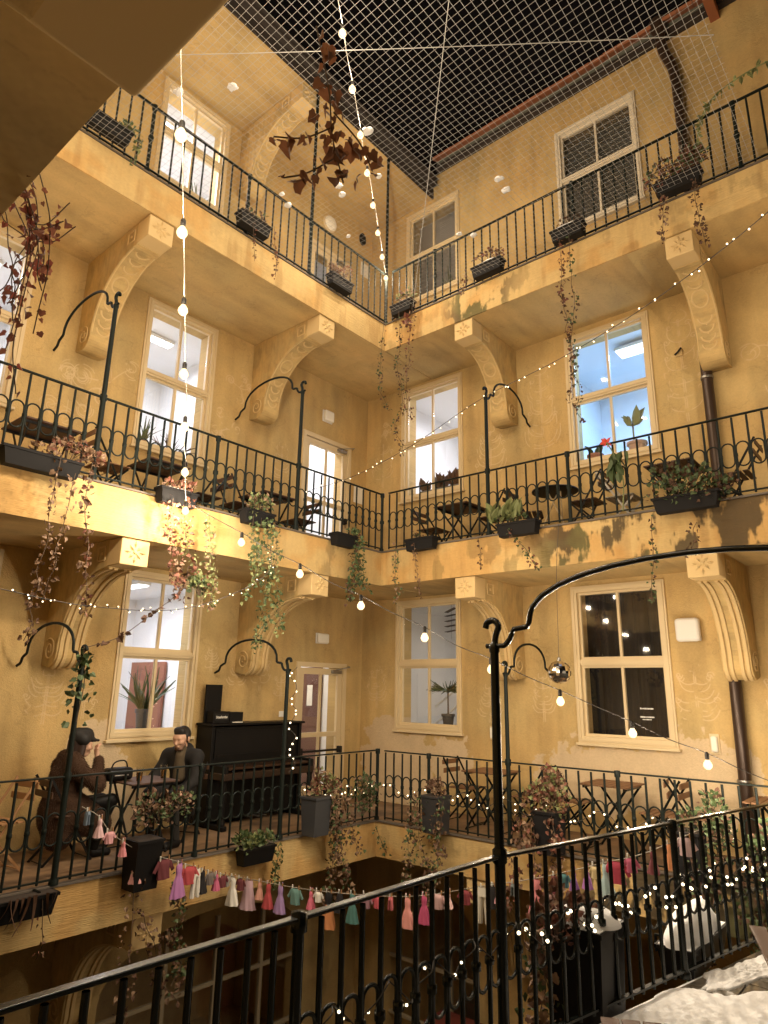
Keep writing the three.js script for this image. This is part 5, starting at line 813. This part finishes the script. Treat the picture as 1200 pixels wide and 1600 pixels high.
{
  const PX = [360, 388, 485, 640, 755, 840, 955, 1010, 1080], PP = [V(0.14, -0.20, 2.55), V(0.17, -0.27, 2.31), V(0.92, -0.28, 2.10), V(2.04, -0.18, 1.85), V(2.83, 0.04, 1.79), V(3.38, 0.2, 1.78), V(4.07, 0.45, 1.83), V(4.32, 0.54, 1.83), V(4.78, 0.78, 1.80)];
  const at = u => { let k = 0; while (k < PX.length - 2 && PX[k + 1] < u) k++; return PP[k].clone().lerp(PP[k + 1], (u - PX[k]) / (PX[k + 1] - PX[k])); };
  const L0 = [V(0.10, 0.66, 4.25), V(0.16, 0.58, 4.12), V(0.17, 0.42, 3.98), V(0.20, 0.22, 3.68), V(0.32, 0.10, 3.35), V(0.30, -0.02, 3.05), V(0.24, -0.12, 2.78)];
  const wl = thing('washing_line', 'thin washing line of doll clothes strung across the courtyard', 'line'); part('cord', tube([...L0, ...PP], 0.004, 120, 5), M.cableWhite, wl);
  const G = (k, u, h, c, lab, top) => garment(k, h, c, at(u).add(V(0, -0.012, 0)), 0.15 + rr(-0.15, 0.15), lab, top);
  const S = (k, i, h, c, lab, f = 0.5) => garment(k, h, c, L0[i].clone().lerp(L0[i + 1] ?? PP[0], f).add(V(0.03, -0.012, 0)), PI / 2 + rr(-0.2, 0.2), lab);
  const pink = [0.78, 0.26, 0.28], rose = [0.72, 0.10, 0.20], lilac = [0.36, 0.20, 0.50], white = [0.78, 0.75, 0.68], red = [0.50, 0.03, 0.04], teal = [0.12, 0.30, 0.27], wine = [0.16, 0.02, 0.03], tulle = [0.58, 0.36, 0.44], orange = [0.75, 0.26, 0.05], black = [0.012, 0.01, 0.012], blue = [0.16, 0.24, 0.34];
  S('pants', 0, 0.15, blue, 'small blue grey doll shorts on the washing line beside the fur coat', 0.3); S('dress', 1, 0.20, [0.74, 0.45, 0.48], 'pale pink puffed doll dress in front of the fur coat', 0.1); S('shirt', 1, 0.13, [0.70, 0.30, 0.33], 'pink doll top below the fur coat', 0.85); S('dress', 2, 0.16, [0.75, 0.22, 0.25], 'short coral doll dress beside the salmon dress on the railing', 0.4); S('dress', 2, 0.34, [0.80, 0.34, 0.32], 'long salmon doll dress hanging on the railing below the fur coat', 0.95);
  S('shirt', 3, 0.22, wine, 'dark red doll jacket over the black planter', 0.65); S('dress', 4, 0.38, [0.46, 0.14, 0.46], 'purple doll gown in front of the black planter', 0.1); S('shirt', 4, 0.20, red, 'bright red doll shirt beside the purple gown', 0.5); S('pants', 4, 0.33, white, 'white doll trousers beside the red shirt', 0.8); S('dress', 5, 0.26, black, 'black doll dress beside the white trousers', 0.1); S('shirt', 5, 0.14, [0.16, 0.13, 0.12], 'grey doll waistcoat on the slab front', 0.5); S('dress', 5, 0.19, [0.62, 0.08, 0.22], 'crimson and blue doll dress on the slab front', 0.85); S('shirt', 6, 0.14, wine, 'wine red doll vest on the slab front', 0.3); S('shirt', 6, 0.12, [0.3, 0.28, 0.24], 'grey doll blouse on the slab front', 0.65);
  G('dress', 366, 0.34, white, 'narrow white doll dress with frilled hem'); G('shirt', 377, 0.14, wine, 'small maroon doll top behind the tulle skirt'); G('skirt', 389, 0.36, tulle, 'long pale pink tulle doll skirt'); G('dress', 407, 0.21, [0.66, 0.28, 0.20], 'short salmon doll dress next to the tulle skirt'); G('dress', 421, 0.30, red, 'red doll dress next to the lilac gown'); G('dress', 440, 0.33, lilac, 'lilac doll gown pegged on the washing line'); G('shirt', 463, 0.19, teal, 'grey green knitted doll jumper pegged on the washing line'); G('dress', 487, 0.21, rose, 'small pink doll dress beside the white top'); G('shirt', 499, 0.12, white, 'tiny white doll top pegged on the washing line'); G('dress', 516, 0.42, orange, 'orange doll dress with black bodice', black); G('skirt', 534, 0.22, black, 'black doll skirt pegged on the washing line'); G('dress', 554, 0.33, [0.05, 0.20, 0.18], 'dark teal doll dress pegged on the washing line'); G('shirt', 575, 0.15, [0.36, 0.16, 0.22], 'mauve doll blouse pegged on the washing line'); G('shirt', 593, 0.14, [0.6, 0.05, 0.09], 'small red doll top beside the mauve blouse'); G('pants', 612, 0.15, [0.6, 0.10, 0.12], 'red doll shorts beside the coral gown'); G('dress', 637, 0.33, [0.80, 0.28, 0.24], 'coral doll gown with a bow'); G('dress', 664, 0.30, [0.55, 0.03, 0.16], 'magenta doll gown pegged on the washing line'); G('shirt', 686, 0.16, [0.62, 0.36, 0.36], 'pale rose doll top pegged on the washing line'); G('dress', 703, 0.17, [0.80, 0.48, 0.46], 'short blush doll dress pegged on the washing line'); G('shirt', 729, 0.15, [0.26, 0.02, 0.03], 'dark red doll cardigan beside the cream trousers'); G('pants', 756, 0.37, [0.74, 0.70, 0.58], 'long cream doll trousers pegged on the washing line'); G('skirt', 772, 0.22, black, 'narrow black doll skirt behind the lamp post'); G('dress', 780, 0.18, [0.78, 0.34, 0.40], 'light pink doll dress by the lamp post'); G('pants', 803, 0.13, [0.13, 0.17, 0.18], 'faded denim doll trousers pegged on the washing line'); G('dress', 839, 0.36, [0.84, 0.22, 0.26], 'long bright pink doll gown pegged on the washing line'); G('skirt', 868, 0.20, wine, 'wine coloured doll skirt pegged on the washing line'); G('shirt', 882, 0.13, [0.05, 0.22, 0.24], 'teal doll top pegged on the washing line'); G('dress', 898, 0.18, [0.22, 0.06, 0.30], 'dark violet doll dress pegged on the washing line'); G('dress', 918, 0.19, [0.38, 0.10, 0.44], 'violet doll dress pegged on the washing line'); G('shirt', 931, 0.11, [0.65, 0.5, 0.22], 'small yellow doll top pegged on the washing line'); G('dress', 946, 0.30, [0.36, 0.55, 0.58], 'pale blue doll gown pegged on the washing line'); G('shirt', 964, 0.20, [0.55, 0.02, 0.08], 'crimson doll jacket pegged on the washing line'); G('shirt', 990, 0.13, [0.5, 0.06, 0.16], 'small berry red doll top near the terrace'); G('dress', 1022, 0.2, wine, 'dark doll dress near the terrace'); G('dress', 1042, 0.22, [0.75, 0.26, 0.06], 'orange red doll dress near the terrace'); G('shirt', 1060, 0.16, [0.6, 0.4, 0.42], 'pale doll blouse near the terrace');
}

// ------------------------------------------------------------------ things fixed to the walls
function wallThing(name, label, cat, side, u, y, fn) { const t = thing(name, label, cat); fn(t); place(t, side, u, y); return t; }
const lampBody = (w, h, d) => t => { part('base_plate', rbox(w, h, 0.02, 0.008, 0, 0, 0.012), M.white, t); part('cover', rbox(w * 0.94, h * 0.94, d, Math.min(w, h) * 0.16, 0, 0, d / 2 + 0.02), M.paper, t); };
wallThing('wall_box', 'pale square wall box above the middle gallery door', 'wall box', 'L', -0.24, 6.45, lampBody(0.24, 0.22, 0.07));
wallThing('wall_box', 'grey flat wall box above the door beside the piano', 'wall box', 'L', -0.32, 2.54, lampBody(0.27, 0.17, 0.05));
wallThing('wall_box', 'white rounded square box on the wall beside the lettered window', 'wall box', 'R', 3.93, 2.52, t => { part('base_plate', rbox(0.27, 0.27, 0.03, 0.02, 0, 0, 0.016), M.white, t); part('cover', rbox(0.29, 0.29, 0.09, 0.06, 0, 0, 0.07), M.white, t); });
wallThing('wall_socket', 'cream wall socket left of the arched post', 'socket', 'R', 1.07, 1.16, t => { part('plate', rbox(0.085, 0.19, 0.02, 0.008, 0, 0, 0.011), M.cream, t); part('cover', rbox(0.06, 0.15, 0.035, 0.015, 0, 0, 0.03), M.paper, t); });
wallThing('wall_socket', 'cream wall lamp switch beside the lower downpipe', 'socket', 'R', 4.09, 1.19, t => { part('plate', rbox(0.11, 0.23, 0.02, 0.008, 0, 0, 0.011), M.cream, t); part('cover', rbox(0.075, 0.18, 0.05, 0.022, 0, 0, 0.035), M.paper, t); });
wallThing('light_switch', 'small white light switch between piano and door', 'switch', 'L', 0.47, 1.36, t => { part('plate', rbox(0.085, 0.085, 0.016, 0.005, 0, 0, 0.009), M.white, t); part('rocker', rbox(0.05, 0.05, 0.012, 0.004, 0, 0, 0.02), M.white, t); });
wallThing('round_lamp', 'round white unlit lamp above the top gallery door', 'wall lamp', 'L', -0.09, 10.42, t => { part('base_ring', lathe([[0.17, 0], [0.17, 0.03], [0.15, 0.035]], 24).rotateX(PI / 2), M.cream, t); part('cover', new THREE.SphereGeometry(0.15, 20, 8, 0, 6.2832, 0, 1.57).scale(1, 0.45, 1).rotateX(PI / 2).translate(0, 0, 0.032), M.paper, t); });
wallThing('vent_grille', 'black oval vent grille beside the top corner', 'vent', 'L', -1.02, 10.62, t => { part('grille', new THREE.CylinderGeometry(0.09, 0.09, 0.03, 20).scale(1, 1, 1.5).rotateX(PI / 2).translate(0, 0, 0.016), M.dark, t); for (let i = -2; i <= 2; i++) part('slat', box(0.13, 0.01, 0.012, 0, i * 0.04, 0.036), M.black, t); });
wallThing('notice', 'white paper notice beside the middle gallery door', 'notice', 'L', -1.12, 5.2, t => part('sheet', rbox(0.26, 0.32, 0.006, 0.002, 0, 0, 0.005), M.paper, t));
wallThing('notice', 'pale paper notice on the wall in the top corner', 'notice', 'L', -1.13, 9.95, t => part('sheet', rbox(0.26, 0.30, 0.006, 0.002, 0, 0, 0.005), M.paper, t));
wallThing('coat_hook', 'small dark hook on the drawn wall beside the blue window', 'hook', 'R', 4.16, 6.25, t => { part('plate', rbox(0.10, 0.10, 0.02, 0.008, 0, 0, 0.011), M.relief, t); part('hook', tube([V(-0.05, -0.03, 0.04), V(0, 0.0, 0.05), V(0.04, 0.05, 0.04)], 0.012, 10, 6), M.dark, t); });
{ // lettering on the dark pane
  const t = thing('window_lettering', 'small white lettering on the dark lower window pane', 'lettering'); const r = rng(31);
  for (const [y, w, h] of [[1.565, 0.15, 0.020], [1.462, 0.16, 0.018], [1.432, 0.11, 0.014]]) { let x = 3.30 - w / 2; while (x < 3.30 + w / 2) { const k = 0.007 + r() * 0.010; part('letter', box(k, h * (0.7 + 0.3 * r()), 0.002, x + k / 2, y, RW - 0.050), M.white, t); x += k + 0.004; } } base(t);
}
// mirror ball hung from the middle gallery
{
  const t = thing('mirror_ball', 'silver mirror ball hanging on a thin cord before the dark window', 'mirror ball');
  const g = new THREE.SphereGeometry(0.132, 22, 15).toNonIndexed(); g.computeVertexNormals(); { const nn = g.attributes.normal, r = rng(5); for (let i = 0; i < nn.count; i += 6) { const j = V(r() - 0.5, r() - 0.5, r() - 0.5).multiplyScalar(0.5), v = V(nn.getX(i), nn.getY(i), nn.getZ(i)).add(j).normalize(); for (let k = i; k < Math.min(i + 6, nn.count); k++) nn.setXYZ(k, v.x, v.y, v.z); } } part('ball', g.translate(2.90, 1.97, 0.18), new THREE.MeshStandardMaterial({ color: 0xf2efe8, metalness: 1, roughness: 0.10 }), t);
  part('cap', lathe([[0.02, 0], [0.02, 0.03], [0.008, 0.04]], 10).translate(2.90, 2.10, 0.18), M.steel, t); part('cord', tube([V(2.90, 2.14, 0.18), V(2.90, 3.2, 0.12), V(2.92, 3.76, 0.04)], 0.003, 16, 4), M.cable, t); base(t);
}
// ------------------------------------------------------------------ plants and things behind the glass
function pot(x, y, z, r, h, mat, label) { const t = thing('flower_pot', label, 'pot', 'pots on the window sills'); part('pot', lathe([[0, 0], [r * 0.72, 0], [r, h], [r * 0.9, h], [r * 0.85, h * 0.85], [0, h * 0.85]], 16), mat, t); part('rim', lathe([[r, h * 0.82], [r * 1.1, h * 0.84], [r * 1.1, h], [r * 0.98, h]], 16), mat, t); t.position.set(x, y, z); return t; }
function shelf(side, u, y, w, label) { const t = thing('inner_sill', label, 'window sill', 'inner window sills'); part('board', rbox(w, 0.03, 0.30, 0.006, 0, 0, 0), M.white, t); if (side === 'L') { t.position.set(LW - 0.25, y, u); t.rotation.y = PI / 2; } else t.position.set(u, y, RW - 0.25); return t; }
function spray(label, x, y, z, n, len, mat, shape = blade, up = 0.9) { return plantIn(label, 'plants behind the windows', t => { const L = []; for (let i = 0; i < n; i++) { const a = rr(0, 6.28); L.push([V(x, y, z).add(V(Math.cos(a) * 0.02, 0, Math.sin(a) * 0.02)), V(Math.cos(a) * rr(0.2, 0.9), up, Math.sin(a) * rr(0.2, 0.9)), len * rr(0.6, 1.1)]); } part('leaves', leaves(L, shape), mat, t); part('stem', bar(V(x, y - 0.05, z), V(x, y + 0.05, z), 0.012, 6), M.stem, t); }); }
shelf('L', 2.63, 1.13, 1.05, 'inner sill under the striped-leaf plant by the piano'); shelf('L', 2.77, 4.88, 1.05, 'inner sill with plants on the middle gallery'); shelf('R', -0.03, 4.98, 1.15, 'inner sill with the long trough'); shelf('R', 3.16, 4.95, 1.1, 'inner sill of the blue lit window'); shelf('R', -0.12, 1.15, 1.15, 'inner sill of the stair room window'); shelf('R', 0, 8.90, 1.1, 'inner sill of the window with blinds'); shelf('L', 2.9, 9.12, 1.05, 'inner sill of the top lit window');
pot(LW - 0.27, 1.147, 2.60, 0.10, 0.30, std(0.05, 0.055, 0.07, 0.5), 'tall grey pot behind the window by the piano'); spray('arching long leaved plant behind the window by the piano', LW - 0.27, 1.43, 2.60, 34, 0.55, M.leafG);
pot(LW - 0.25, 4.897, 3.08, 0.09, 0.13, M.terracotta, 'terracotta pot behind the middle gallery window'); spray('grassy plant behind the middle gallery window', LW - 0.25, 5.02, 3.08, 22, 0.40, M.leafG); spray('fine branched plant behind the middle gallery window', LW - 0.25, 4.92, 2.60, 60, 0.34, M.leafD, blade, 0.4);
{ const t = thing('sill_trough', 'long grey trough on the inner sill', 'pot'); part('tub', frustum(0.75, 0.13, 0.82, 0.16, 0.15), std(0.12, 0.12, 0.12, 0.6), t); t.position.set(0.0, 4.996, RW - 0.25); }
for (const [x, n, l] of [[-0.35, 16, 0.26], [-0.05, 14, 0.34], [0.28, 18, 0.34]]) spray(['reddish bladed plant at the short end of the sill trough', 'tallest bladed plant in the middle of the sill trough', 'bushiest bladed plant in the sill trough'][n % 5 === 1 ? 0 : n % 5 === 4 ? 1 : 2], x, 5.14, RW - 0.25, n, l, M.leafD, oval, 1.2);
pot(2.80, 4.967, RW - 0.22, 0.11, 0.17, M.terracotta, 'brown pot on the sill of the blue room'); spray('small seedling in the brown pot of the blue room', 2.80, 5.12, RW - 0.22, 6, 0.2, M.leafG, oval, 1);
pot(3.42, 4.967, RW - 0.22, 0.13, 0.22, std(0.42, 0.27, 0.20, 0.7), 'pinkish pot behind the red flower in the blue room'); spray('palm like green plant in the blue room', 3.38, 5.45, RW - 0.22, 9, 0.28, M.leafP, oval, 0.7);
{ const t = thing('plant_stem', 'thin stem of the palm in the blue room', 'plant', 'plants behind the windows'); part('stem', bar(V(0, 0, 0), V(0, 0.32, 0), 0.012, 6), M.leafP, t); t.position.set(3.38, 5.15, RW - 0.22); }
pot(0.10, 1.167, RW - 0.25, 0.10, 0.22, std(0.10, 0.09, 0.08, 0.7), 'dark pot in the stair room window'); spray('spiky plant in the stair room window', 0.10, 1.74, RW - 0.25, 120, 0.30, M.leafG, blade, 0.1);
{ const t = thing('plant_stem', 'thin stem of the spiky plant in the stair room', 'plant', 'plants behind the windows'); part('stem', bar(V(0, 0, 0), V(0, 0.42, 0), 0.012, 6), M.stem, t); t.position.set(0.10, 1.36, RW - 0.25); }
spray('grassy plant behind the window with blinds', 0.30, 8.95, RW - 0.25, 24, 0.42, M.leafG); spray('grassy plant behind the top lit window', LW - 0.25, 9.15, 2.62, 14, 0.4, M.leafG);
{ const t = thing('stair_rail', 'white slanting stair rails inside the stair room', 'stair rail'); for (let i = 0; i < 4; i++) part('rail', bar(V(-1.2, 0.55 + i * 0.30, RW - 1.7), V(1.5, 2.35 + i * 0.30, RW - 1.7), 0.022, 6), M.white, t); for (const x of [-0.6, 0.9]) part('baluster', bar(V(x, 0.08, RW - 1.7), V(x, 1.0 + x * 0.66 + 0.9, RW - 1.7), 0.022, 6), M.white, t); base(t); }
{ const t = thing('lit_niche', 'white arched niche in the stair room', 'niche'); const s = new THREE.Shape(); s.absarc(0, 0.9, 0.28, 0, PI); s.lineTo(-0.28, 0); s.lineTo(0.28, 0); part('panel', new THREE.ExtrudeGeometry(s, { depth: 0.03, bevelEnabled: false }), M.white, t); t.position.set(0.25, 1.35, RW - TH - 2.72); }
{ const t = thing('paper_mobile', 'dark folded mobile hanging in the stair room window', 'mobile'); for (let i = 0; i < 5; i++) { const y = 3.02 - i * 0.085, k = i ? 0.35 : 1; part('wing', merge([box(0.20, 0.006, 0.10).rotateZ(0.35 * k).translate(-0.09, 0, 0), box(0.20, 0.006, 0.10).rotateZ(-0.25 * k).translate(0.09, 0, 0)]).translate(0.28, y, RW - 0.22), std(0.07, 0.06, 0.06, 0.8), t); } part('thread', merge([bar(V(0.20, 2.55, RW - 0.22), V(0.20, 3.15, RW - 0.22), 0.002, 4), bar(V(0.36, 2.55, RW - 0.22), V(0.36, 3.15, RW - 0.22), 0.002, 4)]), M.dark, t); base(t); }
solo('inner_door', rbox(1.0, 2.05, 0.05, 0.006).translate(-3.75, 1.09, 1.46), std(0.26, 0.10, 0.06, 0.6), 'brown inner door in the room with the striped-leaf plant', 'door');
solo('inner_door', rbox(0.62, 2.05, 0.05, 0.006).translate(-2.70, 1.09, -1.19), std(0.12, 0.05, 0.035, 0.6), 'dark brown inner door behind the glazed door beside the piano', 'door');
solo('paper_sheet', rbox(0.14, 0.36, 0.006, 0.002).translate(-2.66, 1.62, -1.16), M.paper, 'white sheet pinned on the dark inner door', 'notice');
{ const t = thing('curtain', 'black curtain hanging behind the lettered window', 'curtain'); const g = new THREE.PlaneGeometry(1.5, 2.25, 90, 1), p = g.attributes.position; for (let i = 0; i < p.count; i++) p.setZ(i, 0.035 * Math.sin(p.getX(i) * 26) + 0.015 * Math.sin(p.getX(i) * 61)); g.computeVertexNormals(); part('fabric', g, std(0.022, 0.02, 0.019, 0.95, 0, { side: THREE.DoubleSide }), t); part('rod', bar(V(-0.8, 1.13, 0), V(0.8, 1.13, 0), 0.012, 8), M.steel, t); t.position.set(3.04, 2.02, RW - 0.62); }
{ const t = thing('window_blind', 'grey horizontal blind behind the top corner window', 'blind'); for (let i = 0; i < 22; i++) part('slat', box(1.14, 0.004, 0.05).rotateX(0.7).translate(0, 8.95 + 1.0 + i * 0.04, RW - 0.16), std(0.30, 0.28, 0.25, 0.7), t); base(t); }
{ const t = thing('window_blind', 'dark closed blind behind the peeling window', 'blind'); for (let i = 0; i < 46; i++) part('slat', box(1.22, 0.004, 0.05).rotateX(1.0).translate(3.245, 9.0 + i * 0.04, RW - 0.16), std(0.17, 0.155, 0.13, 0.7), t); base(t); }

// ------------------------------------------------------------------ snow on the terrace
function snowPatch(label, cx, cz, rx, rz, h, rot, seed) {
  const n = 110, pos = [], idx = []; for (let i = 0; i <= n; i++) for (let j = 0; j <= n; j++) { const a = i / n * 2 - 1, b = j / n * 2 - 1, d = Math.hypot(a, b), e = 0.8 - d + 0.75 * (fbm(a * 2.6 + seed, b * 2.6, 3) - 0.5), y = h * (0.30 * smooth(0, 0.05, e) + smooth(0, 0.7, e) * (0.25 + 0.9 * fbm(a * 14 + seed, b * 30, 4))) + (e > 0 ? 0.003 : -0.03); pos.push(a * rx, y, b * rz); }
  for (let i = 0; i < n; i++) for (let j = 0; j < n; j++) { const a = i * (n + 1) + j, b = a + n + 1; idx.push(a, a + 1, b, a + 1, b + 1, b); }
  const g = new THREE.BufferGeometry(); g.setAttribute('position', new THREE.Float32BufferAttribute(pos, 3)); g.setIndex(idx); g.computeVertexNormals(); const uv = new Float32Array(pos.length / 3 * 2); for (let i = 0; i < uv.length / 2; i++) { uv[i * 2] = pos[i * 3]; uv[i * 2 + 1] = pos[i * 3 + 2]; } g.setAttribute('uv', new THREE.BufferAttribute(uv, 2));
  const m = solo('snow_patch', g.rotateY(rot).translate(cx, 0.0, cz), M.snow, label, 'snow'); return m;
}
snowPatch('trampled snow heaped along the foot of the terrace railing', 5.06, 3.25, 0.42, 1.0, 0.034, -0.215, 3);
snowPatch('thin ragged snow at the terrace edge by the snowy flower box', 5.06, 2.15, 0.15, 0.6, 0.03, -0.215, 8);
snowPatch('flat thawing snow patch on the terrace paving', 5.25, 3.9, 0.32, 0.55, 0.025, 0.5, 14);
snowPatch('snow scraps beneath the slatted terrace table', 5.24, 1.35, 0.12, 0.3, 0.03, -0.215, 21);
// chairs and folded parasol down on the courtyard ground
{ const t = thing('ground_cabinet', 'dim reddish cabinet on the courtyard ground floor', 'cabinet'); part('cabinet_body', rbox(0.9, 1.3, 0.45, 0.01, 0, 0.65, 0), std(0.14, 0.03, 0.02, 0.6), t); part('door', rbox(0.40, 1.1, 0.02, 0.005, -0.21, 0.65, 0.236), std(0.16, 0.035, 0.022, 0.6), t); part('door', rbox(0.40, 1.1, 0.02, 0.005, 0.21, 0.65, 0.236), std(0.16, 0.035, 0.022, 0.6), t); t.position.set(0.75, G0 - 0.02, -0.9); }
renderer.render(scene, camera);
